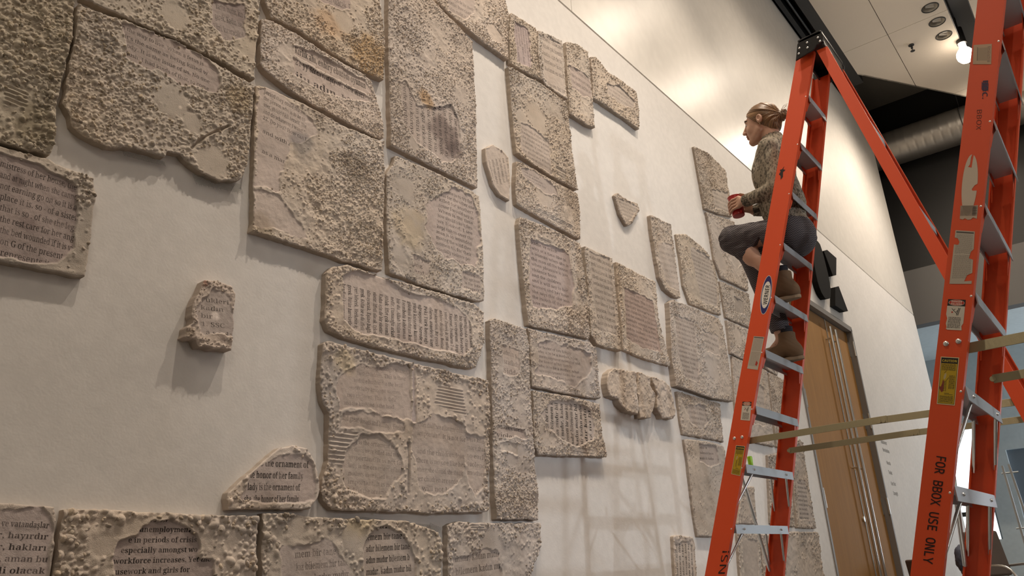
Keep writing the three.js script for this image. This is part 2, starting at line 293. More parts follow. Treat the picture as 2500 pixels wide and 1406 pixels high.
  const pack = (idx, rimIdx) => {
    const map = new Map(), p = [], n = [], c = [], uv = [], uv1 = [], out = [];
    const vert = (k) => { let q = map.get(k); if (q === undefined) { q = p.length / 3; map.set(k, q); p.push(pos[3 * k] - P0[0], pos[3 * k + 1] - P0[1], pos[3 * k + 2]); n.push(nor[3 * k], nor[3 * k + 1], nor[3 * k + 2]); c.push(col[3 * k], col[3 * k + 1], col[3 * k + 2]); uv.push((pos[3 * k] - x0) / w, (pos[3 * k + 1] - y0) / hh); uv1.push(pos[3 * k], pos[3 * k + 1]); } return q; };
    for (const k of idx) out.push(vert(k));
    if (rimIdx) for (let r = 0; r < rimIdx.length; r += 2) {
      const a = rimIdx[r], b = rimIdx[r + 1], dx = pos[3 * b] - pos[3 * a], dy = pos[3 * b + 1] - pos[3 * a + 1], L = Math.hypot(dx, dy) || 1, N = [dy / L, -dx / L, 0], q = p.length / 3;
      for (const [k, z] of [[a, 1], [b, 1], [b, 0], [a, 0]]) { p.push(pos[3 * k] - P0[0], pos[3 * k + 1] - P0[1], z ? pos[3 * k + 2] : 0.0); n.push(...N); const f = 0.8 * (0.96 + 0.08 * vnoise(pos[3 * k] * 60, pos[3 * k + 1] * 60, S)); c.push(tint[0] * f, tint[1] * f * 0.97, tint[2] * f * 0.93); uv.push(0, 0); uv1.push(pos[3 * k] + pos[3 * k + 1], z * 0.05); }
      out.push(q, q + 2, q + 1, q, q + 3, q + 2);
    }
    const gm = new THREE.BufferGeometry(), F = (a, k) => new THREE.BufferAttribute(new Float32Array(a), k);
    gm.setAttribute('position', F(p, 3)); gm.setAttribute('normal', F(n, 3)); gm.setAttribute('color', F(c, 3)); gm.setAttribute('uv', F(uv, 2)); gm.setAttribute('uv1', F(uv1, 2)); gm.setIndex(out); return gm;
  };
  const P0 = [mid, (y0 + y1) / 2];
  // the lettering: drawn in wall metres, worn away in patches
  let tex = null; const texts = [...(s.text || []), ...panels.filter((p) => p.t).map((p) => p.t)];
  if (texts.length) {
    const den = mid < 2.3 ? 950 : mid < 4 ? 800 : 620, cw = Math.min(1400, Math.round(w * den)), ch = Math.min(1400, Math.round(hh * den));
    tex = canvasTex(cw, ch, (x) => {
      const toC = ([u, v]) => [(u - x0) / w * cw, (1 - (v - y0) / hh) * ch];
      const lay = document.createElement('canvas'); lay.width = cw; lay.height = ch; const k = lay.getContext('2d'); rs = S * 7 + 1;
      const put = (t) => {
        const [a, b, c, dark, lines, opt = {}] = t, A = toC(toW(a)), B = toC(toW(b)), C = toC(toW(c)), n = Math.max(1, lines.length - 1);
        const ex = [B[0] - A[0], B[1] - A[1]], L = Math.hypot(...ex), pitch = lines.length > 1 ? Math.abs((C[0] - A[0]) * ex[1] - (C[1] - A[1]) * ex[0]) / L / n : (opt.size ? opt.size * ch : L * 0.1), ang = Math.atan2(ex[1], ex[0]);
        lines.forEach((s2, i) => {
          if (!s2) return; k.save(); k.translate(A[0] + (C[0] - A[0]) * i / n, A[1] + (C[1] - A[1]) * i / n); k.rotate(ang);
          k.font = (opt.bold ? 'bold ' : '') + Math.round(pitch * (opt.fs ?? 0.74)) + 'px serif'; k.textBaseline = 'alphabetic';
          const wd = k.measureText(s2).width, fit = opt.free ? 1 : clamp(L * (0.97 + 0.05 * rnd()) / wd, 0.45, 1.5); k.scale(fit, 1);
          let xx = 0; for (const chr of s2) { k.globalAlpha = dark * (0.6 + 0.4 * clamp(0.5 + 0.9 * vnoise(xx * fit / L * 7, i * 1.7, S + 3))); k.fillStyle = opt.ink || '#1d1816'; k.fillText(chr, xx, 0); xx += k.measureText(chr).width; }
          k.restore();
        });
      };
      for (const t of texts) {
        k.save(); const pan = panels.find((p) => p.t === t); if (pan) { k.beginPath(); pan.w.forEach((q, i) => { const c = toC(q); i ? k.lineTo(c[0], c[1]) : k.moveTo(c[0], c[1]); }); k.closePath(); k.clip(); }
        put(t); k.restore();
      }
      k.globalCompositeOperation = 'destination-out';
      for (let i = 0; i < cw * ch / 260; i++) { const X = rnd() * cw, Y = rnd() * ch, n = vnoise(X / 60, Y / 60, S + 4); if (n < -0.02) continue; k.globalAlpha = 0.15 + 0.45 * rnd(); k.beginPath(); k.ellipse(X, Y, 1 + rnd() * 4, 1 + rnd() * 2.2, rnd() * 3, 0, 7); k.fill(); }
      x.fillStyle = '#fff'; x.fillRect(0, 0, cw, ch); x.drawImage(lay, 0, 0);
    });
  }
  const body = new THREE.MeshStandardMaterial({ vertexColors: true, roughness: 0.93, bumpMap: slabBump, bumpScale: 0.0011 }), pm = new THREE.MeshStandardMaterial({ vertexColors: true, roughness: 0.8, bumpMap: panelBump, bumpScale: 0.0007 });
  if (tex) { pm.map = tex; if ((s.text || []).length) body.map = tex; }
  const t = thing(fr ? 'cement_fragment' : 'cement_tablet', label, fr ? 'fragment' : 'tablet', [P0[0], P0[1], 0], fr ? 'cement fragments on the gallery wall' : 'cast cement text slabs on the gallery wall');
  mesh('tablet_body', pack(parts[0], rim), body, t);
  { // loose aggregate: small stones standing out of the cement
    const list = [], cl = cs * 0.82, dk = s.stone ?? 0.60;
    for (let j = Math.floor(y0 / cl); j <= y1 / cl; j++) for (let i = Math.floor(x0 / cl); i <= x1 / cl; i++) for (let k = 0; k < 2; k++) {
      const u = (i + hash(i, j, S + 200 + k)) * cl, v = (j + hash(i, j, S + 202 + k)) * cl;
      if (hash(i, j, S + 204 + k) > prob(u, v) * 0.46 || sdPoly(P, u, v) < 0.006) continue;
      const gi = Math.round((u - x0) / g), gj = Math.round((v - y0) / g), q = grid[gj * W + gi]; if (q < 0) continue;
      const r = cl * (0.21 + 0.33 * Math.pow(hash(i, j, S + 206 + k), 2)); list.push([u, v, pos[3 * q + 2] - r * 0.10, r, hash(i, j, S + 208 + k), hash(i, j, S + 210 + k), hash(i, j, S + 212 + k)]);
    }
    if (list.length > 6) {
      const im = new THREE.InstancedMesh(STONE, STONE_MAT, list.length), m4 = new THREE.Matrix4(), qq = new THREE.Quaternion(), col3 = new THREE.Color();
      list.forEach(([u, v, z, r, a, b, c2], n) => { qq.setFromEuler(new THREE.Euler(a * 6.28, b * 6.28, c2 * 6.28)); m4.compose(V(u - P0[0], v - P0[1], z), qq, V(r * (0.9 + 0.5 * b), r * (0.75 + 0.3 * c2), r * 0.66)); im.setMatrixAt(n, m4); const f = mix(dk, 1.08, Math.pow(a, 1.2)) * (0.9 + 0.2 * b); col3.setRGB(tint[0] * f, tint[1] * f * mix(0.95, 1.0, c2), tint[2] * f * mix(0.84, 1.0, c2)); im.setColorAt(n, col3); });
      im.name = 'stones'; im.userData.kind = 'stuff'; shadows(im); t.add(im);
    }
  }
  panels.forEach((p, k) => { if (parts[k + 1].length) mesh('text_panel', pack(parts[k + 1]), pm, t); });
  if (s.net) for (const q of s.net) { // scrap of wire netting cast into the back of the slab, sticking out past its edge
    const [A, B, C] = q.map((p) => { const w2 = onZ(p[0], p[1], 0.016); return V(w2.x - P0[0], w2.y - P0[1], 0.016); }), list = [], e = B.clone().sub(A), f = C.clone().sub(A), st = 0.0065, wire = 0.0011;
    const na = Math.max(2, Math.round(e.length() / st)), nb = Math.max(2, Math.round(f.length() / st));
    for (let i = 0; i <= na; i++) { const a = A.clone().addScaledVector(e, i / na); list.push(rod(a, a.clone().addScaledVector(f, 0.8 + 0.3 * hash(i, id, 3)), wire / 2, 4)); }
    for (let i = 0; i <= nb; i++) { const a = A.clone().addScaledVector(f, i / nb * 0.9); list.push(rod(a, a.clone().add(e), wire / 2, 4)); }
    mesh('wire_mesh', list, std([0.30, 0.30, 0.28], 0.5, { metalness: 0.5 }), t);
  }
  SLABS.push(t); return t;
}

// words of the texts cast into the slabs
const TR = ['kadın mıdır, kız mıdır', 'bilemem bir tane kız', 'Kadın için de bir süstür', 'iffetli olacak. Erkek', 'olmayacak. Eşine bağlı', 'gerek. Kadın ise o da iffetli', 'gereken bilecek. Herkesin iffeti', 'Bütün hareketleri', 'kendini koruyacak. Ahlak', 'çok önemli', 'Yüzü kızaracak. İffet', 'herkese karşı'];
const EN = ['unemployment rates rise and', 'in periods of crisis search', 'especially amongst women', 'workforce increases. Yet the', 'lady is the ornament of her', 'the honor of her family', 'a woman should have at least', 'two children. This is their', 'to take the necessary steps', 'mothers were killed and many', 'who is to be a mother, what', 'she should stay at home', 'and the husband is the head', 'of the family and the law', 'important. It is not for'];
const lines = (L, n, k = 0) => Array.from({ length: n }, (_, i) => L[(i * 5 + k) % L.length]);

// --- far left column
slab('dark pebbly slab filling the top left corner of the display', [[-60, -60], [190, -60], [184, 5], [179, 87], [159, 174], [148, 215], [138, 266], [138, 333], [123, 381], [60, 366], [0, 348], [-60, 332]],
  { peb: 0.95, edge: 0.2, ps: 0.027, ph: 1.15, tint: [0.40, 0.372, 0.30], rough: 1.5, ribs: [[[[10, 200], [70, 220], [70, 262], [5, 262]], 0.016]], stains: [[90, 300, 60, [0.8, 0.78, 0.72]]] });
slab('upper slab at the top edge with a dark smudge near its right side', [[195, -60], [640, -60], [632, 66], [622, 196], [450, 106], [307, 45], [246, 17], [196, -4]],
  { peb: 0.5, edge: 0.25, tint: [0.44, 0.402, 0.33], panels: [{ p: [[520, 0], [600, 10], [595, 90], [545, 100], [515, 60]], d: 0.003, lip: 0.6, tint: [0.33, 0.29, 0.265], t: [[528, 20], [592, 42], [520, 96], 0.8, lines(TR, 4)] }], stains: [[575, 20, 40, [0.75, 0.72, 0.72]]], smooth: [[430, 40, 30], [615, 120, 26]], net: [[[330, 52], [430, 96], [336, 60]]] });
slab('large irregular slab with a slanting text band and a broken lobe at its lower right', [[189, 7], [246, 33], [318, 52], [435, 100], [622, 205], [617, 287], [609, 379], [606, 405], [589, 440], [538, 446], [502, 430], [461, 405], [440, 379], [410, 374], [404, 387], [379, 381], [328, 364], [261, 361], [205, 333], [174, 307], [166, 279], [150, 251], [157, 215], [181, 97], [189, 26]],
  { peb: 0.62, edge: 0.25, ps: 0.023, tint: [0.455, 0.415, 0.345], jag: 0.008, panels: [{ p: [[295, 55], [342, 64], [379, 83], [412, 96], [509, 143], [530, 177], [537, 204], [530, 226], [511, 222], [470, 206], [442, 204], [412, 189], [389, 171], [366, 171], [345, 155], [306, 137], [303, 101]], d: 0.006, tint: [0.37, 0.325, 0.295], t: [[293, 66], [503, 163], [305, 131], 0.95, ['In the way to live. When a fetus is', ", it's the same as being killed w", 'body. It is the issue of us. No one', 'flush. I had kinds of that, to come'], { fs: 0.68 }] }, { p: [[462, 360], [478, 346], [502, 328], [530, 316], [558, 306], [560, 311], [532, 322], [506, 336], [484, 354], [470, 366]], d: 0.016, ragged: 0.004, lip: 1.6, tint: [0.36, 0.32, 0.26] }],
    smooth: [[420, 250, 42], [520, 395, 45], [470, 300, 30]], stains: [[255, 112, 30, [0.66, 0.66, 0.66]], [440, 262, 8, [1.7, 1.7, 1.7]], [590, 240, 40, [0.8, 0.74, 0.62]]], net: [[[300, 369], [400, 395], [304, 380]], [[470, 425], [585, 450], [480, 450]]] });
slab('smooth slab with blurred handwritten-looking lines at the left edge below the pebbly corner', [[-60, 336], [0, 355], [123, 386], [138, 398], [233, 432], [236, 476], [225, 589], [212, 680], [0, 642], [-60, 630]],
  { peb: 0.04, edge: 0.05, rough: 0.5, tint: [0.43, 0.395, 0.335], thick: [[200, 425, 40], [222, 470, 22], [195, 490, 20]], panels: [{ p: [[-70, 350], [0, 376], [96, 402], [118, 418], [190, 458], [186, 540], [178, 605], [140, 640], [80, 640], [0, 626], [-70, 612]], d: 0.007, tint: [0.335, 0.29, 0.27], ragged: 0.006, t: [[0, 404], [190, 464], [0, 622], 1, ['mistress of her house, the', 'and at night when she cannot', 'not earning go on so it is at', 'place it is. so - of a sister', 'that is so . of she the legal', 'the rest care for her anger', 'the bed wounded if it is vital', 'on G of the present then', 'represents it so . and'], { fs: 0.8 }] }], stains: [[45, 440, 16, [0.55, 0.52, 0.52]], [70, 545, 26, [0.75, 0.72, 0.72]]] });
slab('small lone fragment with a white chipped spot on the bare wall at left', [[498, 681], [532, 681], [571, 698], [577, 732], [575, 788], [570, 860], [487, 849], [479, 830], [448, 824], [454, 796], [468, 788], [470, 743], [484, 715]],
  { frag: 1, T: 0.05, peb: 0.2, edge: 0.7, ew: 0.03, ps: 0.016, jag: 0.009, g: 0.0034, tint: [0.45, 0.405, 0.355], panels: [{ p: [[486, 722], [520, 712], [568, 718], [572, 820], [500, 818], [482, 780]], d: 0.004, tint: [0.40, 0.365, 0.335], ragged: 0.02, t: [[490, 735], [570, 745], [492, 815], 0.7, ['yükleri', 'kadın', 'bir', '1. SSC', '. a s n 1s']] }], stains: [[527, 770, 13, [1.7, 1.75, 1.75]], [500, 690, 10, [0.75, 0.55, 0.5]], [545, 826, 12, [0.72, 0.68, 0.68]], [462, 812, 14, [0.6, 0.57, 0.52]]] });
slab('fragment with a slanting left side and four bold lines about the honor of her family', [[557, 1201], [604, 1157], [644, 1123], [683, 1090], [716, 1084], [750, 1093], [767, 1117], [778, 1151], [783, 1196], [775, 1221], [755, 1246], [557, 1246], [553, 1218]],
  { frag: 1, T: 0.04, peb: 0.08, edge: 0.25, ew: 0.03, jag: 0.004, g: 0.0036, tint: [0.48, 0.44, 0.385], rough: 0.6, thick: [[600, 1232, 26], [580, 1212, 16]], panels: [{ p: [[612, 1158], [650, 1126], [680, 1108], [745, 1112], [765, 1130], [774, 1196], [768, 1222], [640, 1232], [590, 1218]], d: 0.004, ragged: 0.008, tint: [0.42, 0.375, 0.345], t: [[598, 1136], [752, 1142], [570, 1226], 1, ['lady is the ornament of', 'is the honor of her family', 'and lady is the ornament of', 'also, she, the honor of her family'], { bold: 1, fs: 0.78 }] }], stains: [[650, 1236, 50, [0.8, 0.77, 0.74]]] });
// --- bottom row
slab('leftmost bottom slab with faded italic lines, cut by the frame', [[-60, 1224], [0, 1226], [138, 1232], [141, 1258], [122, 1470], [-60, 1470]],
  { peb: 0.05, edge: 0.1, rough: 0.5, tint: [0.44, 0.40, 0.345], panels: [{ p: [[-70, 1238], [100, 1240], [118, 1258], [128, 1290], [114, 1480], [-70, 1480]], d: 0.006, ragged: 0.006, t: [[-50, 1282], [124, 1290], [-66, 1400], 0.8, ['kadın ve vatandaşlar', 'gelir, hayırdır', 'gelir, hakları', 'bilir, aman bu', 'iffetli olacak'], { bold: 1 }] }] });
slab('bottom slab with bold lines about unemployment and coarse pebbles along its top', [[155, 1242], [166, 1238], [224, 1240], [352, 1246], [544, 1256], [632, 1257], [631, 1306], [628, 1470], [116, 1470], [124, 1406]],
  { peb: 0.22, edge: 0.6, ew: 0.06, ps: 0.036, tint: [0.485, 0.44, 0.375], thick: [[180, 1300, 38], [170, 1390, 40], [610, 1290, 24], [612, 1360, 24]], smooth: [[330, 1290, 30], [250, 1330, 30]], panels: [{ p: [[352, 1282], [376, 1266], [440, 1268], [470, 1292], [484, 1316], [484, 1358], [524, 1370], [520, 1480], [280, 1480], [276, 1350], [290, 1318], [330, 1310]], d: 0.008, ragged: 0.014, tint: [0.345, 0.30, 0.275], t: [[350, 1274], [420, 1275], [258, 1404], 1, ['on how', '  unemployment rates', 'e in periods of crisis search', 'especially amongst women', 'workforce increases. Yet the', 'housework and girls for'], { bold: 1, fs: 0.72, free: 1 }] }] });
slab('bottom slab with two text patches repeating the bilemem bir tane line', [[640, 1252], [700, 1252], [811, 1261], [985, 1268], [1038, 1284], [1072, 1299], [1080, 1330], [1076, 1470], [636, 1470]],
  { peb: 0.15, edge: 0.65, ew: 0.05, ps: 0.031, tint: [0.47, 0.43, 0.365], thick: [[700, 1262, 24], [820, 1274, 30], [1062, 1350, 20], [650, 1330, 20]], smooth: [[725, 1290, 30], [860, 1310, 36], [1030, 1320, 20]], stains: [[880, 1276, 60, [1.0, 0.96, 0.82]]], panels: [
    { p: [[900, 1306], [916, 1288], [940, 1284], [980, 1300], [1000, 1330], [1012, 1356], [1016, 1380], [1018, 1480], [900, 1480], [890, 1372], [887, 1340]], d: 0.009, ragged: 0.008, tint: [0.42, 0.375, 0.325], t: [[894, 1291], [1002, 1287], [896, 1404], 1, ['    tane', 'lemem bir tane kız', 'adır bilemem bir tane', 'adın mıdır bilemem b', 'mıdır, kadın mıdır bil'], { bold: 1, fs: 0.78 }] },
    { p: [[690, 1340], [740, 1330], [812, 1318], [832, 1352], [860, 1380], [858, 1480], [690, 1480]], d: 0.004, lip: 0.5, tint: [0.45, 0.405, 0.365], t: [[720, 1362], [850, 1350], [726, 1424], 0.45, ['mem bir tane kız', 'kız bilemem bir tane', 'mem kadın mıdır'], { bold: 1, fs: 0.8 }] }], net: [[[880, 1262], [1050, 1282], [882, 1270]], [[1046, 1288], [1074, 1300], [1050, 1276]]] });
slab('rightmost bottom slab with a ragged right corner and faint words', [[1090, 1280], [1119, 1268], [1148, 1273], [1321, 1275], [1323, 1316], [1319, 1346], [1303, 1383], [1280, 1470], [1094, 1470]],
  { peb: 0.3, edge: 0.5, ew: 0.06, jag: 0.009, tint: [0.46, 0.425, 0.375], ribs: [[[[1146, 1275], [1186, 1277], [1180, 1298], [1150, 1296]], 0.011]], smooth: [[1200, 1330, 50], [1170, 1390, 40]], panels: [{ p: [[1105, 1365], [1180, 1340], [1220, 1350], [1225, 1480], [1105, 1480]], d: 0.004, lip: 0.4, ragged: 0.02, tint: [0.455, 0.415, 0.37], t: [[1112, 1372], [1220, 1358], [1114, 1436], 0.5, ['mıdır, kadın mıdır', 'bilemem kadın mı', 'bir tane kız'], { bold: 1 }] }] });
// --- second column
slab('large four-part slab split by a vertical groove, above the bottom row', [[786, 837], [800, 829], [923, 862], [1012, 885], [1193, 927], [1196, 978], [1196, 1067], [1193, 1251], [1091, 1256], [811, 1248], [789, 1224], [783, 1201], [786, 1168], [800, 1123], [800, 1011], [786, 978], [780, 933]],
  { peb: 0.16, edge: 0.85, ew: 0.055, ps: 0.026, tint: [0.475, 0.43, 0.37], jag: 0.007, thick: [[840, 1225, 50], [800, 1180, 36], [900, 1238, 34], [1170, 930, 40], [1080, 915, 34]], ribs: [[[[1070, 935], [1130, 950], [1140, 1020], [1060, 985]], 0.016], [[[800, 1055], [880, 1050], [850, 1090], [835, 1140], [800, 1130]], 0.018]], stains: [[1000, 1060, 36, [0.82, 0.82, 0.82]], [890, 1050, 36, [0.8, 0.8, 0.8]], [1100, 900, 50, [0.85, 0.85, 0.85]], [850, 885, 40, [1.06, 1.02, 0.86]]], panels: [
    { p: [[824, 920], [880, 894], [1000, 886], [1006, 1024], [930, 1018], [905, 996], [830, 1000]], d: 0.004, ragged: 0.012, tint: [0.44, 0.385, 0.335], t: [[880, 896], [998, 912], [832, 1006], 0.42, lines(EN, 7, 2)] },
    { p: [[836, 1012], [860, 1000], [990, 1030], [988, 1052], [930, 1062], [880, 1046], [830, 1044]], d: 0.003, lip: 1.4, tint: [0.44, 0.39, 0.34], t: [[834, 1024], [990, 1052], [836, 1048], 0.45, ['and great  losses and killings. Feeling', '']] },
    { p: [[846, 1095], [880, 1060], [930, 1058], [960, 1085], [985, 1120], [984, 1160], [960, 1180], [940, 1212], [900, 1218], [845, 1192], [836, 1140]], d: 0.006, ragged: 0.01, tint: [0.44, 0.39, 0.335], t: [[852, 1080], [985, 1098], [850, 1200], 0.42, lines(EN, 7, 4)] },
    { p: [[1012, 1028], [1070, 1010], [1135, 1040], [1140, 1110], [1134, 1170], [1080, 1205], [1020, 1198], [1006, 1100]], d: 0.004, ragged: 0.018, tint: [0.44, 0.39, 0.34], t: [[1020, 1040], [1136, 1058], [1016, 1196], 0.5, ['women should have at least three children', 'important. It is not for', '', 'and the children love', 'there is no one like her', 'where, she should, she should', 'her children are ordinary', 'it will not lead to']] },
    { p: [[1140, 1060], [1185, 1066], [1188, 1130], [1180, 1190], [1160, 1215], [1144, 1180], [1132, 1110]], d: 0.005, ragged: 0.01, tint: [0.43, 0.38, 0.33], t: [[1140, 1075], [1188, 1084], [1144, 1200], 0.5, ['were killed', 'more than', 'so early', 'violence', 'mothers', '', 'a cover']] },
    { p: [[1006, 885], [1013, 887], [1016, 1030], [1008, 1030]], d: 0.009, lip: 1.6, ragged: 0.002 }, { p: [[995, 1080], [1001, 1080], [1001, 1205], [996, 1205]], d: 0.012, lip: 0.8, ragged: 0.002, tint: [0.3, 0.27, 0.24] }] });
slab('long slab of sideways bold Turkish lines in a rounded cream panel', [[811, 650], [847, 645], [945, 676], [1091, 717], [1163, 742], [1183, 762], [1183, 844], [1163, 898], [1147, 901], [979, 865], [839, 826], [802, 810], [791, 782], [794, 726], [796, 665]],
  { peb: 0.2, edge: 0.9, ew: 0.05, ps: 0.019, round: 0.016, tint: [0.50, 0.455, 0.39], thick: [[1110, 880, 34], [1150, 860, 30], [1090, 730, 30]], stains: [[1000, 845, 60, [0.82, 0.8, 0.8]], [1130, 885, 34, [0.7, 0.68, 0.66]]], panels: [{ p: [[835, 672], [880, 662], [930, 672], [985, 712], [1060, 728], [1120, 752], [1150, 785], [1155, 850], [1130, 868], [1030, 845], [935, 822], [865, 808], [836, 780]], d: 0.008, ragged: 0.008, tint: [0.50, 0.445, 0.395], t: [[1146, 776], [1150, 866], [836, 690], 1, ['namus ahlak iyi', 'yuttuğunda. O zaman', 'biz Onlarla beraber', 'Sizi seviyorum. Ayıp', 'Yaşıyor, bunların 2 si', 'yeter. Demek ki 100 nüfus', 'anlıyor düşünüp. Bunlar', 'bırakıyorum. Bir çocuk', 'olarım, annelerle üzer', 'Peki Türk bayrağı', 'uğraşıyor. Nerede o', 'yüzü kızaran kızım', 'gözünü kızdıran kız', 'I sembolü kahraman', 'bir dü. Allah bizim ve', 'nedir. Utanacağız arkad', 'Ahlak. İffet çok önemli', 'Kadın için de bir süstür.', 'süstür. İffetli olacak. Erkek', 'olmayacak. Eşine bağlı', 'gerek. Kadın ise o da iffetli', 'yeri bilecek. Herkesin iç', 'gerek. Bütün hareketler', 'kendini koruyacaksın'], { bold: 1, fs: 0.82 }] }] });
slab('top slab of the second column with a brown pebbled right corner', [[643, -60], [924, -60], [930, 0], [940, 102], [938, 196], [876, 173], [805, 126], [718, 70], [661, 44], [645, 2]],
  { peb: 0.5, edge: 0.4, ew: 0.08, ps: 0.017, ph: 1.1, tint: [0.47, 0.42, 0.345], thick: [[915, 150, 60], [870, 100, 40], [920, 60, 36]], stains: [[905, 140, 70, [0.86, 0.72, 0.52]], [800, 60, 40, [1.0, 0.88, 0.76]]], smooth: [[840, 50, 30]], panels: [{ p: [[780, -60], [860, -60], [855, 20], [830, 22], [780, 2]], d: 0.004, tint: [0.39, 0.335, 0.30], t: [[785, -6], [860, 30], [785, -40], 0.7, lines(TR, 2, 3)] }] });
slab('slab with a raised strip of old-style bold lettering, second in its column', [[636, 44], [667, 51], [718, 79], [805, 135], [887, 179], [907, 197], [917, 225], [928, 266], [938, 297], [938, 338], [917, 337], [846, 301], [738, 242], [702, 220], [641, 169], [633, 154]],
  { peb: 0.42, edge: 0.4, ps: 0.013, tint: [0.50, 0.45, 0.385], thick: [[925, 320, 22], [655, 52, 14], [910, 230, 14]], panels: [
    { p: [[718, 112], [760, 124], [800, 146], [890, 196], [912, 226], [900, 232], [820, 192], [716, 134]], d: 0.004, ragged: 0.004, lip: 1.3, tint: [0.43, 0.375, 0.33], t: [[720, 128], [898, 219], [720, 168], 1, ['Kırlık ahı, enbîry eburedi oyunun', ''], { bold: 1, fs: 0.56 }] },
    { p: [[714, 140], [820, 196], [900, 238], [906, 250], [840, 240], [790, 224], [716, 184]], d: 0.005, ragged: 0.008, tint: [0.45, 0.395, 0.35], t: [[722, 156], [896, 243], [722, 190], 0.85, ['21 yy sîrerî, aşîyor. ısed aller', 'iiıı adın  bînee'], { bold: 1, fs: 0.66 }] }] });
slab('big square slab with English text upper left and a dark mound in the middle', [[624, 206], [651, 209], [733, 245], [846, 309], [938, 346], [940, 410], [938, 512], [935, 664], [917, 660], [825, 635], [754, 609], [612, 566], [618, 533], [620, 358]],
  { peb: 0.45, edge: 0.2, ps: 0.017, tint: [0.475, 0.43, 0.36], rough: 1.4, thick: [[890, 430, 70], [905, 580, 50], [840, 400, 40], [620, 560, 16]], stains: [[740, 355, 40, [0.62, 0.64, 0.68]], [870, 410, 56, [0.66, 0.64, 0.62]], [640, 565, 50, [0.75, 0.72, 0.66]], [780, 260, 40, [0.82, 0.8, 0.8]]], panels: [
    { p: [[632, 216], [660, 216], [720, 250], [765, 290], [772, 325], [745, 345], [712, 350], [700, 380], [690, 420], [685, 465], [622, 455], [624, 300]], d: 0.005, lip: 0.5, ragged: 0.016, tint: [0.455, 0.405, 0.36], t: [[645, 226], [748, 282], [640, 372], 0.95, ['period they could tell me', 'the person who is to be co', 'user, should I kill herself. The', 'and do whatever I want! "', '22. Do you? How can I', '', 'and with an ally', '', '', 'as a man says so'], { bold: 0, fs: 0.82 }] },
    { p: [[618, 462], [684, 476], [700, 510], [740, 545], [752, 585], [620, 548]], d: 0.002, lip: 0.3, tint: [0.475, 0.425, 0.375] }] });
slab('tall slab with a dark scorched patch of sideways text, top of the third column', [[946, -60], [1040, -60], [1056, 0], [1133, 79], [1155, 102], [1163, 256], [1166, 460], [1153, 455], [1035, 398], [953, 356], [953, 307], [948, 154]],
  { peb: 0.55, edge: 0.3, ps: 0.015, tint: [0.485, 0.435, 0.37], thick: [[970, 340, 30], [1120, 430, 30], [1000, 90, 40]], stains: [[1090, 330, 52, [0.5, 0.46, 0.46]], [1110, 370, 26, [0.6, 0.57, 0.58]], [1040, 240, 26, [0.85, 0.68, 0.48]]], smooth: [[1125, 325, 12], [1010, 350, 16]], panels: [{ p: [[977, 200], [990, 193], [1000, 220], [1020, 260], [1060, 262], [1100, 255], [1118, 290], [1125, 340], [1126, 372], [1100, 396], [1078, 394], [1050, 370], [1018, 350], [985, 300]], d: 0.005, ragged: 0.01, tint: [0.43, 0.38, 0.335], t: [[1108, 250], [1116, 390], [985, 200], 1, ['kadın ise o da iffet her', 'yeri bilecek. Herkesin', 'Bütün hareketleri ay', 'ahlak bizim en büyük', 'erkek için de bir süs', 'iffet çok önemlidir', 'utanacağız arkadaş', 'bunların yüzü kıza', 'kendini koruyacak', 'yerde gördüğün kız']] }] });
slab('slab with small English print on its right half, below the scorched slab', [[944, 422], [958, 400], [966, 378], [1035, 406], [1153, 465], [1171, 478], [1179, 614], [1184, 737], [1163, 737], [1020, 694], [950, 666], [944, 560]],
  { peb: 0.22, edge: 0.3, ew: 0.05, ps: 0.015, tint: [0.50, 0.455, 0.385], thick: [[1150, 690, 36], [1080, 650, 24], [1060, 460, 30]], stains: [[1005, 690, 30, [0.6, 0.6, 0.6]], [1000, 560, 60, [1.04, 0.99, 0.86]]], smooth: [[990, 460, 30], [1010, 540, 36], [975, 620, 26]], panels: [
    { p: [[1040, 500], [1075, 475], [1110, 460], [1150, 480], [1168, 520], [1172, 590], [1160, 650], [1110, 640], [1065, 612], [1042, 560]], d: 0.004, ragged: 0.016, tint: [0.45, 0.395, 0.355], t: [[1075, 464], [1160, 500], [1062, 622], 0.95, ['and one is to try for it', 'was for the other one', 'killed for another?', 'never I would say so', 'When is the time', 'how should take it then', 'we looked. I see', 'kept taken over the', 'man is to wounded', 'moving the wind then', 'women to, for their', 'especially violence per', 'the parliament this is'], { fs: 0.8 }] },
    { p: [[1012, 626], [1050, 640], [1044, 672], [1010, 662]], d: 0.003, lip: 0.4, tint: [0.47, 0.42, 0.37], t: [[1012, 632], [1048, 644], [1012, 664], 0.8, ['Do you', 'ing', 'and']] },
    { p: [[1128, 660], [1172, 672], [1174, 722], [1130, 700]], d: 0.003, lip: 0.4, tint: [0.46, 0.41, 0.365], t: [[1130, 668], [1170, 680], [1138, 704], 0.9, ['education', 'this age incre', 'is for jobs', 'Respect']] }] });
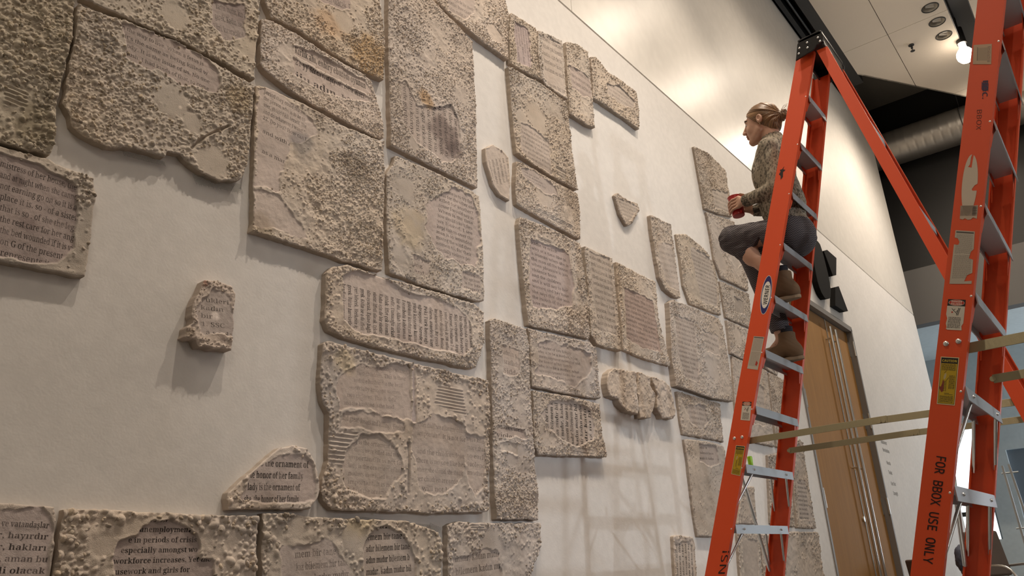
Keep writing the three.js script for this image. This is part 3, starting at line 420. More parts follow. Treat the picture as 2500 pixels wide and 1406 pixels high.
slab('tall narrow slab with a pebbled foot, right of the four-part slab', [[1194, 780], [1207, 774], [1285, 801], [1292, 833], [1296, 940], [1299, 1010], [1308, 1150], [1316, 1220], [1315, 1271], [1211, 1269], [1208, 1220], [1204, 1090], [1201, 950]],
  { peb: 0.35, edge: 0.5, ew: 0.06, ps: 0.017, tint: [0.47, 0.43, 0.375], thick: [[1270, 1210, 70], [1220, 1240, 60], [1250, 1180, 40], [1240, 790, 40]], smooth: [[1270, 1100, 18], [1250, 1120, 24]], panels: [
    { p: [[1225, 845], [1268, 852], [1270, 900], [1262, 918], [1230, 910]], d: 0.003, tint: [0.46, 0.41, 0.36], t: [[1224, 862], [1268, 876], [1230, 908], 0.55, ['kadının şu', 'ısraflıdır', 'Şiddet']] },
    { p: [[1212, 1040], [1280, 1048], [1282, 1072], [1214, 1066]], d: 0.003, tint: [0.44, 0.39, 0.345], t: [[1212, 1044], [1282, 1056], [1213, 1066], 0.6, ['şiddet hem', 'violence'], { bold: 1 }] },
    { p: [[1218, 1078], [1262, 1084], [1262, 1108], [1222, 1100]], d: 0.006, lip: 1.6, tint: [0.50, 0.46, 0.40] }] });
// --- third column
slab('top slab running diagonally off the upper edge with a smooth oval near its tip', [[1060, -60], [1226, -60], [1235, 2], [1243, 32], [1241, 147], [1176, 101], [1140, 72], [1062, 4]],
  { peb: 0.55, edge: 0.5, ps: 0.016, tint: [0.53, 0.475, 0.40], thick: [[1200, 110, 50]], panels: [{ p: [[1090, -20], [1160, -10], [1156, 30], [1128, 50], [1095, 25]], d: 0.004, tint: [0.46, 0.405, 0.355], t: [[1090, -10], [1160, 30], [1096, 36], 0.8, lines(TR, 4, 2)] }, { p: [[1186, 56], [1205, 55], [1225, 85], [1228, 108], [1205, 100], [1190, 76]], d: 0.005, ragged: 0.006, tint: [0.52, 0.46, 0.385] }] });
slab('slab of sideways purple-grey print between two pebbled margins, at the top of the wall', [[1247, 30], [1306, 67], [1312, 78], [1312, 140], [1324, 197], [1297, 186], [1245, 155], [1243, 90]],
  { peb: 0.4, edge: 0.5, ew: 0.09, ps: 0.017, tint: [0.53, 0.48, 0.405], thick: [[1303, 150, 40], [1246, 120, 22]], panels: [{ p: [[1254, 50], [1290, 72], [1298, 168], [1262, 152]], d: 0.004, tint: [0.44, 0.375, 0.355], t: [[1288, 74], [1298, 168], [1258, 58], 0.9, lines(TR, 6, 1)] }] });
slab('slab with wide-spaced lines and a pebbled left margin, third from the top row end', [[1314, 72], [1373, 99], [1377, 134], [1386, 245], [1333, 210], [1322, 192], [1313, 134]],
  { peb: 0.18, edge: 0.4, ew: 0.06, ps: 0.017, tint: [0.53, 0.48, 0.405], thick: [[1318, 150, 20]], panels: [{ p: [[1322, 84], [1370, 106], [1380, 236], [1334, 204], [1326, 180]], d: 0.003, lip: 0.5, tint: [0.51, 0.455, 0.39], t: [[1324, 96], [1372, 122], [1336, 208], 0.85, ['iffetli olacak', 'Ahlak çok önemli', 'kadın için de bir', 'herkese karşı', 'Kadının en süsü', '', 'bilemem bir tane']] }] });
slab('narrow slab with a wine-tinted text patch, second from the end of the top row', [[1382, 101], [1409, 106], [1436, 126], [1445, 215], [1454, 313], [1436, 308], [1391, 279], [1385, 188]],
  { peb: 0.25, edge: 0.5, ew: 0.07, ps: 0.018, tint: [0.53, 0.475, 0.395], thick: [[1405, 120, 20]], panels: [{ p: [[1388, 158], [1440, 190], [1444, 238], [1425, 234], [1396, 215]], d: 0.003, lip: 0.7, tint: [0.46, 0.395, 0.345], t: [[1388, 166], [1440, 200], [1396, 214], 0.8, lines(EN, 4, 3)] }] });
slab('last slab of the top row, with a notched top and a concave text oval', [[1441, 136], [1454, 138], [1485, 174], [1554, 223], [1560, 269], [1561, 317], [1525, 290], [1449, 239], [1448, 202]],
  { peb: 0.3, edge: 0.8, ew: 0.08, ps: 0.020, tint: [0.53, 0.475, 0.395], panels: [{ p: [[1482, 205], [1510, 208], [1550, 248], [1548, 268], [1510, 250], [1484, 228]], d: 0.006, tint: [0.50, 0.445, 0.38], t: [[1484, 206], [1550, 252], [1490, 238], 0.6, lines(EN, 4, 6)] }] });
slab('tall slab with a folded text patch low on its left, under the purple-grey slab', [[1241, 161], [1324, 203], [1384, 250], [1389, 291], [1400, 385], [1411, 467], [1391, 456], [1342, 429], [1310, 407], [1261, 375], [1252, 291]],
  { peb: 0.45, edge: 0.35, ps: 0.018, tint: [0.52, 0.465, 0.385], thick: [[1250, 175, 30], [1400, 440, 30], [1380, 270, 24]], smooth: [[1310, 290, 34], [1275, 290, 20]], ribs: [[[[1355, 400], [1385, 415], [1383, 440], [1356, 425]], 0.012]], panels: [{ p: [[1272, 300], [1300, 312], [1340, 345], [1346, 425], [1310, 404], [1272, 370]], d: 0.005, tint: [0.49, 0.43, 0.365], t: [[1274, 312], [1342, 352], [1278, 378], 0.85, lines(EN, 7, 1)] }] });
slab('slab with a torn upright lip of text across its top, below the folded-text slab', [[1260, 392], [1274, 396], [1310, 414], [1346, 437], [1410, 472], [1418, 515], [1418, 585], [1386, 571], [1292, 518], [1262, 498], [1258, 448]],
  { peb: 0.5, edge: 0.3, ps: 0.013, tint: [0.525, 0.47, 0.395], thick: [[1264, 400, 16], [1390, 480, 22]], smooth: [[1330, 480, 30]], ribs: [[[[1300, 500], [1400, 550], [1400, 566], [1300, 512]], 0.012]], panels: [{ p: [[1272, 412], [1300, 415], [1355, 455], [1362, 480], [1330, 470], [1300, 452], [1276, 432]], d: 0.001, lip: 2.6, ragged: 0.01, tint: [0.46, 0.405, 0.355], t: [[1276, 418], [1350, 456], [1290, 446], 0.9, ['erkek için de bir', 'süstür. Kadın kıza', 'Onu out and in THE', ''], { fs: 0.7 }] }] });
slab('small upright oval plaque of sideways print alone on the wall', [[1184, 360], [1203, 350], [1230, 368], [1243, 386], [1247, 448], [1245, 492], [1221, 478], [1203, 451], [1186, 394]],
  { frag: 1, T: 0.03, peb: 0.04, edge: 0.1, ew: 0.02, jag: 0.003, tint: [0.54, 0.49, 0.42], rough: 0.4, g: 0.0042, panels: [{ p: [[1188, 364], [1203, 355], [1228, 371], [1240, 388], [1244, 448], [1242, 486], [1222, 473], [1206, 448], [1190, 394]], d: 0.002, lip: 0.3, tint: [0.51, 0.455, 0.39], t: [[1192, 390], [1204, 450], [1234, 384], 1, ['when one husband of her', 'ordinary woman shall live', 'mother. The woman should', 'I am Turkish woman shall', 'weak. Sister and should', 'for the family']] }] });
slab('tiny heart-shaped shard high on the bare wall', [[1499, 476], [1507, 469], [1530, 486], [1558, 495], [1562, 515], [1543, 547], [1530, 554], [1513, 524]],
  { frag: 1, peb: 0.12, edge: 0.8, ew: 0.05, ps: 0.015, jag: 0.008, g: 0.0045, tint: [0.50, 0.445, 0.375], panels: [{ p: [[1512, 484], [1555, 504], [1554, 520], [1535, 540], [1520, 520]], d: 0.004, tint: [0.49, 0.44, 0.375], t: [[1512, 494], [1558, 514], [1526, 534], 0.7, lines(EN, 5)] }] });
slab('large square slab with pink-tinted text in a pebbled frame, third column', [[1270, 527], [1345, 557], [1417, 594], [1424, 653], [1437, 731], [1440, 829], [1391, 818], [1289, 795], [1284, 750], [1275, 666], [1266, 546]],
  { peb: 0.25, edge: 0.9, ew: 0.075, ps: 0.018, tint: [0.53, 0.48, 0.41], thick: [[1410, 800, 50], [1280, 570, 40], [1420, 700, 24], [1370, 790, 30]], panels: [{ p: [[1296, 585], [1320, 590], [1390, 620], [1402, 700], [1396, 745], [1350, 755], [1300, 748], [1290, 690]], d: 0.007, ragged: 0.01, tint: [0.46, 0.395, 0.365], t: [[1298, 594], [1394, 630], [1302, 740], 1, ['kadın ve erkek', 'why at a time like is', 'a woman when she is', 'the man of the house', 'when pleasure is just', 'violence from', 'and the children', 'and it will say to her', 'women and her time', 'she says that she was', 'the mouth of the son', 'love the violence']] }], ribs: [[[[1310, 570], [1345, 585], [1345, 600], [1312, 584]], 0.012]] });
slab('slender slab of even lines to the right of the pink-tinted slab', [[1427, 599], [1495, 629], [1502, 699], [1516, 824], [1516, 859], [1457, 843], [1443, 819], [1438, 722]],
  { peb: 0.12, edge: 0.45, ew: 0.05, ps: 0.016, tint: [0.525, 0.475, 0.40], smooth: [[1450, 615, 20]], thick: [[1490, 845, 24], [1450, 830, 16]], panels: [{ p: [[1440, 615], [1488, 632], [1500, 740], [1506, 820], [1462, 806], [1446, 720]], d: 0.003, ragged: 0.008, tint: [0.475, 0.425, 0.36], t: [[1442, 630], [1494, 652], [1462, 806], 0.95, lines(TR, 12)] }] });
slab('slab with a reddish brown text panel below a crumbly top, above the broken slab', [[1503, 638], [1602, 687], [1608, 777], [1636, 884], [1636, 895], [1576, 879], [1522, 856], [1515, 777]],
  { peb: 0.2, edge: 0.6, ew: 0.05, ps: 0.016, tint: [0.535, 0.48, 0.40], thick: [[1520, 670, 34], [1545, 690, 20], [1615, 870, 20]], panels: [{ p: [[1524, 702], [1560, 716], [1594, 735], [1604, 800], [1614, 858], [1570, 850], [1530, 825]], d: 0.005, ragged: 0.008, tint: [0.41, 0.325, 0.275], t: [[1524, 712], [1598, 744], [1534, 838], 0.95, lines(EN, 12, 2)] }] });
slab('broad low slab with a flaking text field under the pink-tinted slab', [[1289, 800], [1440, 835], [1456, 853], [1461, 916], [1466, 975], [1437, 973], [1300, 945], [1295, 893]],
  { peb: 0.12, edge: 0.45, ew: 0.045, ps: 0.016, tint: [0.51, 0.46, 0.395], thick: [[1455, 955, 30], [1300, 810, 18]], stains: [[1400, 950, 26, [0.75, 0.73, 0.72]]], panels: [{ p: [[1312, 838], [1345, 832], [1400, 850], [1442, 862], [1440, 920], [1400, 945], [1340, 915], [1310, 910]], d: 0.004, ragged: 0.016, lip: 1.5, tint: [0.44, 0.39, 0.345], t: [[1312, 848], [1446, 876], [1318, 918], 0.85, lines(EN, 7, 5)] }] });
slab('slab with sideways bold lines in a ragged smooth panel, bottom of the third column', [[1301, 950], [1391, 967], [1464, 985], [1470, 1055], [1483, 1118], [1419, 1116], [1315, 1112], [1305, 1092]],
  { peb: 0.4, edge: 0.7, ew: 0.06, ps: 0.018, jag: 0.008, tint: [0.50, 0.45, 0.38], thick: [[1470, 1100, 20]], ribs: [[[[1395, 1090], [1455, 1098], [1450, 1112], [1390, 1108]], 0.01]], panels: [{ p: [[1322, 1010], [1345, 978], [1400, 980], [1440, 1000], [1454, 1040], [1448, 1075], [1405, 1090], [1370, 1072], [1340, 1046]], d: 0.007, ragged: 0.008, tint: [0.50, 0.45, 0.395], t: [[1342, 1088], [1338, 980], [1448, 1090], 1, ['bilemem bir tane', 'mıdır bilemem k', 'kadın mıdır bil', 'kız mıdır, kadın', 'bilemem bir tane kız', 'mıdır bilemem bir', 'kadın mıdır bil', 'bir kadın mıdır', 'adır kadın', 'kız mı bir'], { bold: 1, fs: 0.8 }] }] });
// --- group right of the broken pieces
slab('narrow slanting slab with a thick pale left edge, upper middle', [[1588, 523], [1638, 547], [1642, 579], [1663, 728], [1648, 727], [1624, 707], [1610, 676], [1592, 565]],
  { T: 0.036, peb: 0.3, edge: 0.7, ew: 0.05, ps: 0.017, tint: [0.54, 0.485, 0.41], panels: [{ p: [[1606, 590], [1640, 600], [1660, 710], [1632, 696], [1614, 650]], d: 0.003, tint: [0.53, 0.475, 0.41], t: [[1606, 602], [1646, 616], [1624, 702], 0.45, lines(EN, 8)] }] });
slab('slab of dense grey print with a curved top corner, beside the narrow slanting slab', [[1651, 571], [1675, 570], [1710, 599], [1725, 614], [1745, 648], [1752, 678], [1761, 771], [1735, 762], [1685, 743], [1669, 697], [1660, 630]],
  { peb: 0.25, edge: 0.6, ew: 0.06, ps: 0.018, tint: [0.54, 0.485, 0.40], thick: [[1665, 650, 18], [1712, 752, 16]], panels: [{ p: [[1684, 600], [1735, 628], [1750, 700], [1752, 750], [1712, 736], [1700, 680]], d: 0.004, tint: [0.50, 0.45, 0.385], t: [[1684, 612], [1740, 640], [1708, 736], 0.8, lines(EN, 13, 4)] }] });
slab('tapering slab with a bristly top, highest of the pair behind the seated woman', [[1693, 356], [1725, 370], [1771, 415], [1780, 464], [1788, 530], [1755, 524], [1721, 511]],
  { peb: 0.45, edge: 0.3, ps: 0.017, tint: [0.55, 0.49, 0.405], thick: [[1712, 380, 46], [1730, 420, 30], [1715, 470, 24]], panels: [{ p: [[1738, 462], [1776, 470], [1784, 520], [1745, 508]], d: 0.003, tint: [0.53, 0.475, 0.40], t: [[1738, 470], [1780, 490], [1742, 512], 0.6, lines(EN, 5, 1)] }] });
slab('pale slab with bare plaster triangles, lower of the pair behind the seated woman', [[1724, 516], [1756, 528], [1792, 540], [1824, 648], [1827, 711], [1761, 680], [1744, 633], [1735, 574]],
  { peb: 0.3, edge: 0.4, ew: 0.05, ps: 0.017, tint: [0.55, 0.495, 0.42], smooth: [[1760, 640, 26], [1800, 640, 26], [1770, 580, 20]], thick: [[1812, 670, 16], [1795, 700, 14]], panels: [{ p: [[1790, 600], [1812, 640], [1800, 660], [1780, 630]], d: 0.003, lip: 1.5, tint: [0.56, 0.51, 0.44] }] });
slab('wide slab with two text columns and a thick side, in front of the ladder', [[1634, 738], [1642, 730], [1670, 740], [1755, 777], [1765, 800], [1780, 890], [1791, 982], [1740, 974], [1690, 956], [1650, 943], [1640, 860]],
  { peb: 0.32, edge: 0.6, ew: 0.06, ps: 0.016, T: 0.045, tint: [0.545, 0.495, 0.425], thick: [[1650, 760, 20], [1700, 800, 20], [1655, 920, 20]], smooth: [[1740, 900, 30]], panels: [
    { p: [[1648, 768], [1694, 786], [1704, 880], [1708, 938], [1675, 925], [1654, 860]], d: 0.005, tint: [0.50, 0.45, 0.395], t: [[1648, 778], [1696, 796], [1668, 928], 0.85, lines(TR, 14, 2)] },
    { p: [[1716, 806], [1754, 822], [1758, 868], [1726, 858]], d: 0.005, tint: [0.51, 0.46, 0.40], t: [[1716, 818], [1754, 836], [1728, 862], 0.8, ['kadın mıdır', 'kadın sonra', 'kız mı', 'bilemem kadın']] }] });
slab('rough patchy slab left of the ladder rail below the pale triangle slab', [[1757, 684], [1827, 717], [1834, 758], [1837, 804], [1773, 776]],
  { peb: 0.5, edge: 0.5, ps: 0.018, tint: [0.53, 0.48, 0.405], smooth: [[1790, 720, 14]], panels: [{ p: [[1792, 725], [1815, 735], [1818, 770], [1796, 762]], d: 0.006, lip: 1.6, tint: [0.42, 0.375, 0.315] }] });
slab('whitish blotched slab between the rough patchy slab and the sitting foot rung', [[1774, 781], [1838, 808], [1852, 880], [1846, 892], [1784, 864]],
  { peb: 0.4, edge: 0.4, ps: 0.016, tint: [0.56, 0.515, 0.45], smooth: [[1800, 820, 20]], thick: [[1820, 860, 22]] });
slab('smooth slab with a faint column of words seen between the ladder rails', [[1788, 868], [1840, 890], [1872, 904], [1876, 940], [1892, 1092], [1845, 1082], [1806, 1076], [1795, 985]],
  { peb: 0.12, edge: 0.3, ew: 0.04, ps: 0.014, tint: [0.54, 0.49, 0.42], panels: [{ p: [[1796, 920], [1840, 930], [1866, 950], [1868, 1040], [1820, 1030], [1800, 990]], d: 0.003, lip: 0.5, tint: [0.53, 0.475, 0.405], t: [[1800, 930], [1862, 950], [1816, 1030], 0.45, lines(EN, 8, 3)] }] });
slab('pebbled slab with a bright crumbling edge just right of the between-rails slab', [[1877, 908], [1920, 930], [1926, 1000], [1931, 1100], [1896, 1092], [1886, 1000]],
  { peb: 0.5, edge: 0.5, ps: 0.016, tint: [0.55, 0.50, 0.43], thick: [[1886, 960, 22], [1893, 1050, 18]] });
slab('small blank light slab peeking out above the between-rails pair', [[1858, 882], [1885, 890], [1901, 902], [1899, 918], [1874, 903], [1860, 895]],
  { peb: 0.1, edge: 0.2, tint: [0.56, 0.51, 0.44], g: 0.006 });
slab('medium slab with a rumpled lower left, hung under the two-column slab', [[1652, 954], [1718, 972], [1757, 984], [1760, 1016], [1767, 1081], [1750, 1076], [1668, 1062], [1661, 1020]],
  { peb: 0.4, edge: 0.6, ew: 0.06, ps: 0.016, tint: [0.54, 0.49, 0.415], thick: [[1740, 1000, 24], [1675, 970, 22]], panels: [{ p: [[1678, 985], [1720, 992], [1730, 1030], [1712, 1050], [1684, 1030]], d: 0.005, tint: [0.49, 0.44, 0.385], t: [[1678, 994], [1724, 1004], [1694, 1046], 0.75, lines(TR, 5, 1)] }] });
slab('tall plain slab with a dark text flap near its top, left of the ladder rail', [[1670, 1070], [1726, 1076], [1750, 1082], [1767, 1088], [1775, 1127], [1784, 1180], [1790, 1313], [1704, 1311], [1693, 1245], [1679, 1127]],
  { peb: 0.07, edge: 0.25, ew: 0.04, ps: 0.014, rough: 0.5, tint: [0.52, 0.48, 0.415], thick: [[1684, 1095, 14]], panels: [{ p: [[1706, 1084], [1748, 1088], [1756, 1130], [1736, 1142], [1708, 1124]], d: 0.006, lip: 1.8, ragged: 0.008, tint: [0.42, 0.375, 0.335], t: [[1706, 1094], [1752, 1098], [1712, 1134], 0.9, ['kadın ve', 'violence incre', 'kızılcık kadın', ''], { bold: 1, fs: 0.6 }] }] });
slab('little bottom-edge slab with rows of small dark print, nearest the ladder shadow', [[1642, 1307], [1655, 1304], [1690, 1310], [1696, 1325], [1708, 1470], [1652, 1470]],
  { peb: 0.1, edge: 0.4, ew: 0.04, ps: 0.018, tint: [0.54, 0.49, 0.42], panels: [{ p: [[1648, 1325], [1690, 1325], [1704, 1480], [1656, 1480]], d: 0.003, tint: [0.50, 0.455, 0.39], t: [[1650, 1440], [1646, 1325], [1702, 1440], 1, lines(TR, 8), { bold: 1 }] }] });
slab('low slab seen between the ladder rails under the green tape, with two flat bands', [[1812, 1188], [1841, 1186], [1849, 1280], [1800, 1280]],
  { peb: 0.05, edge: 0.15, tint: [0.53, 0.48, 0.41], rough: 0.6 });
slab('bottom slab between the ladder rails with a rubbed grey face', [[1800, 1299], [1853, 1302], [1868, 1470], [1812, 1470]],
  { peb: 0.1, edge: 0.4, ew: 0.04, tint: [0.52, 0.475, 0.40], panels: [{ p: [[1812, 1315], [1848, 1318], [1858, 1480], [1820, 1480]], d: 0.003, tint: [0.48, 0.43, 0.365] }] });
slab('thin bottom slab strip beside the far ladder rail', [[1856, 1302], [1884, 1304], [1894, 1470], [1872, 1470]],
  { peb: 0.25, edge: 0.4, tint: [0.53, 0.48, 0.41] });
slab('tall dark-edged slab half hidden by the far ladder rail', [[1874, 1110], [1905, 1104], [1924, 1110], [1940, 1288], [1882, 1280]],
  { peb: 0.3, edge: 0.6, tint: [0.50, 0.455, 0.39], thick: [[1882, 1150, 14], [1886, 1240, 14]] });
slab('slab with short dark printed rows next to the wooden doors', [[1930, 1080], [1952, 1072], [1960, 1080], [1975, 1186], [1993, 1291], [1946, 1290]],
  { peb: 0.2, edge: 0.5, ew: 0.05, tint: [0.53, 0.48, 0.41], panels: [{ p: [[1945, 1170], [1966, 1172], [1982, 1270], [1952, 1268]], d: 0.003, tint: [0.49, 0.44, 0.38], t: [[1944, 1180], [1968, 1184], [1952, 1266], 1, lines(TR, 9, 3), { bold: 1 }] }] });
slab('bottom slab nearest the wooden doors with a scalloped right edge', [[1908, 1297], [1997, 1297], [2008, 1380], [2020, 1470], [1920, 1470]],
  { peb: 0.2, edge: 0.5, ew: 0.05, tint: [0.54, 0.49, 0.42], stains: [[1960, 1310, 30, [0.72, 0.72, 0.72]]] });

{ // the slab broken into three hanging pieces, its cracks open to the wall
  const t = slab('low broken slab of three cracked pieces with jagged lower edges', [[1486, 908], [1498, 896], [1555, 907], [1557, 960], [1561, 1000], [1557, 1014], [1534, 1007], [1514, 989], [1509, 975], [1488, 966], [1481, 935]],
    { frag: 1, T: 0.05, peb: 0.1, edge: 0.2, ew: 0.03, ps: 0.014, jag: 0.014, rough: 1.4, g: 0.0045, tint: [0.55, 0.495, 0.42] });
  const add = (o) => { const p = slab('x', o, { frag: 1, T: 0.05, peb: 0.1, edge: 0.2, ew: 0.03, ps: 0.014, jag: 0.014, rough: 1.4, g: 0.0045, tint: [0.53, 0.47, 0.39] }); const m = p.children[0]; scene.remove(p); m.position.set(p.position.x - t.position.x, p.position.y - t.position.y, 0); m.name = 'broken_piece'; t.add(m); };
  add([[1558, 907], [1590, 916], [1588, 940], [1600, 965], [1598, 995], [1590, 1021], [1564, 1021], [1562, 998], [1558, 960]]);
  add([[1593, 917], [1627, 931], [1638, 945], [1651, 1004], [1645, 1021], [1618, 1024], [1604, 995], [1604, 965], [1597, 940]]);
  used.set('cement_fragment', used.get('cement_fragment') - 2); t.children[0].name = 'broken_piece';
}

// ---------------------------------------------------------------- lamps
const lampPos = [];
LAMP_X.forEach((x, i) => {
  const t = thing('ceiling_lamp', 'x', 'lamp', [x, LAMP_Y, LAMP_Z]);
  tag(t, i === 5 ? 'glowing round ceiling lamp hanging in the dark slot beside the orange ladder' : ['first', 'second', 'third', 'fourth', 'fifth', '', 'last'][i] + ' glowing round lamp of the ceiling slot counted from the near end, out of view', 'lamp', 'round lamps along the ceiling slot');
  const bulb = new THREE.LatheGeometry([[0.001, -0.15], [0.05, -0.143], [0.10, -0.115], [0.14, -0.055], [0.15, 0], [0.14, 0.06], [0.105, 0.115], [0.07, 0.15], [0.06, 0.2], [0.06, 0.24]].map((p) => new THREE.Vector2(p[0] * 0.87, p[1] * 0.9)), 28);
  mesh('bulb', bulb, new THREE.MeshStandardMaterial({ color: 0xffffff, emissive: WARM, emissiveIntensity: BULB_GLOW, roughness: 0.6 }), t);
  mesh('socket', new THREE.CylinderGeometry(0.065, 0.075, 0.3, 20).translate(0, 0.38, 0), M.black, t);
  mesh('stem', new THREE.CylinderGeometry(0.015, 0.015, 0.26, 10).translate(0, 0.64, 0), M.black, t);
  const L = new THREE.SpotLight(WARM, LAMP_POWER[i], 0, LAMP_ANGLE[i], 1.0, 2); L.position.set(x, LAMP_Y - 0.2, LAMP_Z); L.target.position.set(x + 0.1, 1.0, 0); L.castShadow = true; L.shadow.radius = 3; L.shadow.mapSize.set(1024, 1024); L.shadow.bias = -0.0005;
  scene.add(L, L.target);
});
FLOODS.forEach(([x, y, z, power], i) => {
  const t = thing('unseen_floodlight', (i ? 'second' : 'first') + ' unseen cool lamp opposite the gallery wall, casting the ladder shadows', 'lamp', [x, y, z]);
  mesh('housing', rbox(0.5, 0.4, 0.16, 0.03, 0, 0, 0.1), M.black, t);
  mesh('lamp_lens', rbox(0.42, 0.32, 0.02, 0.008, 0, 0, 0.012), new THREE.MeshStandardMaterial({ color: 0xffffff, emissive: COOL, emissiveIntensity: 6 }), t);
  mesh('bracket', box([-0.03, -0.03, 0.15], [0.03, 0.03, 0.3]), M.black, t);
  const L = new THREE.SpotLight(COOL, power, 0, 0.42, 0.9, 2); L.position.set(x, y, z - 0.05); L.target.position.set(4.9, 2.3, 0); L.castShadow = true; L.shadow.radius = 5; L.shadow.mapSize.set(1024, 1024); L.shadow.bias = -0.0005; scene.add(L, L.target);
});
AREAS.forEach(([p, tg, w, h, k, c], i) => {
  const L = new THREE.RectAreaLight(c, k, w, h); L.position.set(...p); L.lookAt(...tg); scene.add(L);
  // out-of-view pane or panel dressing this area light, just behind it
  const g = new THREE.Group(); g.name = ['unseen_window_2', 'unseen_light_panel', 'unseen_window_3'][i]; g.userData.kind = 'structure'; scene.add(g);
  g.position.set(...p); g.lookAt(...tg); g.translateZ(-0.03);
  mesh('glowing_pane', rbox(w, h, 0.02, 0.004, 0, 0, 0), new THREE.MeshStandardMaterial({ color: 0xffffff, emissive: c, emissiveIntensity: Math.min(k, 0.8) * 0.5, roughness: 0.4 }), g);
  mesh('pane_frame', [rbox(w + 0.1, 0.06, 0.05, 0.005, 0, h / 2 + 0.02, -0.02), rbox(w + 0.1, 0.06, 0.05, 0.005, 0, -h / 2 - 0.02, -0.02), rbox(0.06, h + 0.1, 0.05, 0.005, w / 2 + 0.02, 0, -0.02), rbox(0.06, h + 0.1, 0.05, 0.005, -w / 2 - 0.02, 0, -0.02)], M.dark, g);
});

// ---------------------------------------------------------------- step ladders
const LO = V(4.51, 0, 1.05);                                        // base of the first ladder
const lNear = (y) => 4.37 - 0.108 * (3.98 - y), lFar = (y) => 4.68 + 0.079 * (3.98 - y), lLip = (y) => 1.605 - 0.3085 * (3.98 - y);
const bNear = (y) => 4.345 - 0.088 * (4.2 - y), bFar = (y) => 4.695 + 0.07 * (4.2 - y), bZ = (y) => 1.712 + 0.2275 * (4.222 - y);
const TREAD = (n) => 0.3048 * n + 0.02;
const chanProfile = (xo, s, z0, z1, fl, t) => [[xo, z0], [xo, z1], [xo + s * fl, z1], [xo + s * fl, z1 - t], [xo + s * t, z1 - t], [xo + s * t, z0 + t], [xo + s * fl, z0 + t], [xo + s * fl, z0]];
function channel(y0, y1, f) { const P = (y) => f(y).map(([x, z]) => V(x - LO.x, y, z - LO.z)); return loft(P(y0), P(y1)); }
const LW = (x, y, z) => V(x - LO.x, y, z - LO.z);
function makeLadder(label, shift, dep) {
  const t = thing('step_ladder', label, 'ladder', [LO.x + shift[0], 0, LO.z + shift[1]]);
  const rails = [mesh('front_rail', channel(0.04, 4.26, (y) => chanProfile(lNear(y) - 0.032, 1, lLip(y) - dep, lLip(y), 0.032, 0.006)), M.orange, t),
    mesh('front_rail', channel(0.04, 4.26, (y) => chanProfile(lFar(y) + 0.032, -1, lLip(y) - dep, lLip(y), 0.032, 0.006)), M.orange, t)];
  const legs = [mesh('rear_leg', channel(0.04, 4.24, (y) => chanProfile(bNear(y), 1, bZ(y), bZ(y) + 0.064, 0.03, 0.005)), M.orange, t),
    mesh('rear_leg', channel(0.04, 4.24, (y) => chanProfile(bFar(y), -1, bZ(y), bZ(y) + 0.064, 0.03, 0.005)), M.orange, t)];
  for (const [f, z] of [[(y) => lNear(y) - 0.016, (y) => lLip(y) - 0.055], [(y) => lFar(y) + 0.016, (y) => lLip(y) - 0.055], [bNear, (y) => bZ(y) + 0.03], [bFar, (y) => bZ(y) + 0.03]]) { const p = LW(f(0), 0, z(0)); mesh('rubber_foot', rbox(0.055, 0.07, 0.12, 0.012, p.x, 0.035, p.z), M.dark, t); }
  for (let n = 1; n <= 13; n++) {
    const y = TREAD(n), a = lNear(y), b = lFar(y), z = lLip(y), q = (x0, y0, z0, x1, y1, z1) => { const A = LW(x0, y0, z0), B = LW(x1, y1, z1); return box([A.x, A.y, A.z], [B.x, B.y, B.z]); };
    const list = [q(a, y - 0.004, z - dep + 0.006, b, y, z), q(a, y - 0.046, z - 0.004, b, y - 0.004, z), q(a, y - 0.036, z - dep + 0.006, b, y - 0.004, z - dep + 0.010)];
    for (let k = 0; k < 6; k++) list.push(q(a, y, z - dep + 0.014 + k * 0.014, b, y + 0.0018, z - dep + 0.020 + k * 0.014));   // anti-slip ribs
    const tr = mesh('tread', list, M.alu, t);
    const rv = [];
    for (const [x, s] of [[lNear(y) - 0.032, -1], [lFar(y) + 0.032, 1]]) for (const dz of [-0.012]) { const g = new THREE.SphereGeometry(0.0048, 10, 6); g.scale(0.5, 1, 1); const p = LW(x + s * 0.001, y - 0.022, z + dz); g.translate(p.x, p.y, p.z); rv.push(g); }
    for (const x of [lNear(y) + 0.11, lFar(y) - 0.11]) if (n <= 6) { const g = new THREE.SphereGeometry(0.006, 10, 6); const p = LW(x, y - 0.022, z + 0.001); g.translate(p.x, p.y, p.z); rv.push(g); }
    mesh('rivet', rv, M.rivet, tr).userData.kind = 'stuff';
    // gussets that tie the tread to the rails
    const gs = []; for (const [x, s] of [[lNear(y), 1], [lFar(y), -1]]) for (const dz of [-0.006, 0.012 - dep]) { const p = LW(x, y - 0.004, z + dz); gs.push(prism([[0, 0], [s * 0.075, 0], [s * 0.062, -0.014], [s * 0.03, -0.04], [s * 0.006, -0.10], [0, -0.10]], p, V(1, 0, 0), V(0, 1, 0.3085).normalize(), 0.003)); }
    if (n > 6) for (const g of gs) mesh('gusset', g, M.orange, tr);
    if (n <= 6) for (const [x, xr, yy, dz] of [[lNear(y) + 0.11, lNear(y - 0.2) - 0.02, 0.21, -0.006], [lNear(y) + 0.11, lNear(y - 0.2) - 0.02, 0.21, 0.012 - dep], [lFar(y) - 0.11, lFar(y - 0.2) + 0.02, 0.21, -0.006], [lFar(y) - 0.11, lFar(y - 0.2) + 0.02, 0.21, 0.012 - dep]]) {
      mesh('brace_rod', rod(LW(x, y - 0.03, z + dz), LW(xr, y - yy, lLip(y - yy) + dz), 0.0065, 8), M.steel, tr);
    }
    if (n === 6) mesh('brace_rod', rod(LW(lNear(y) + 0.16, y - 0.03, z - 0.1), LW(lFar(y - 0.55), y - 0.55, lLip(y - 0.55) - 0.085), 0.009, 8), M.steel, tr);
  }
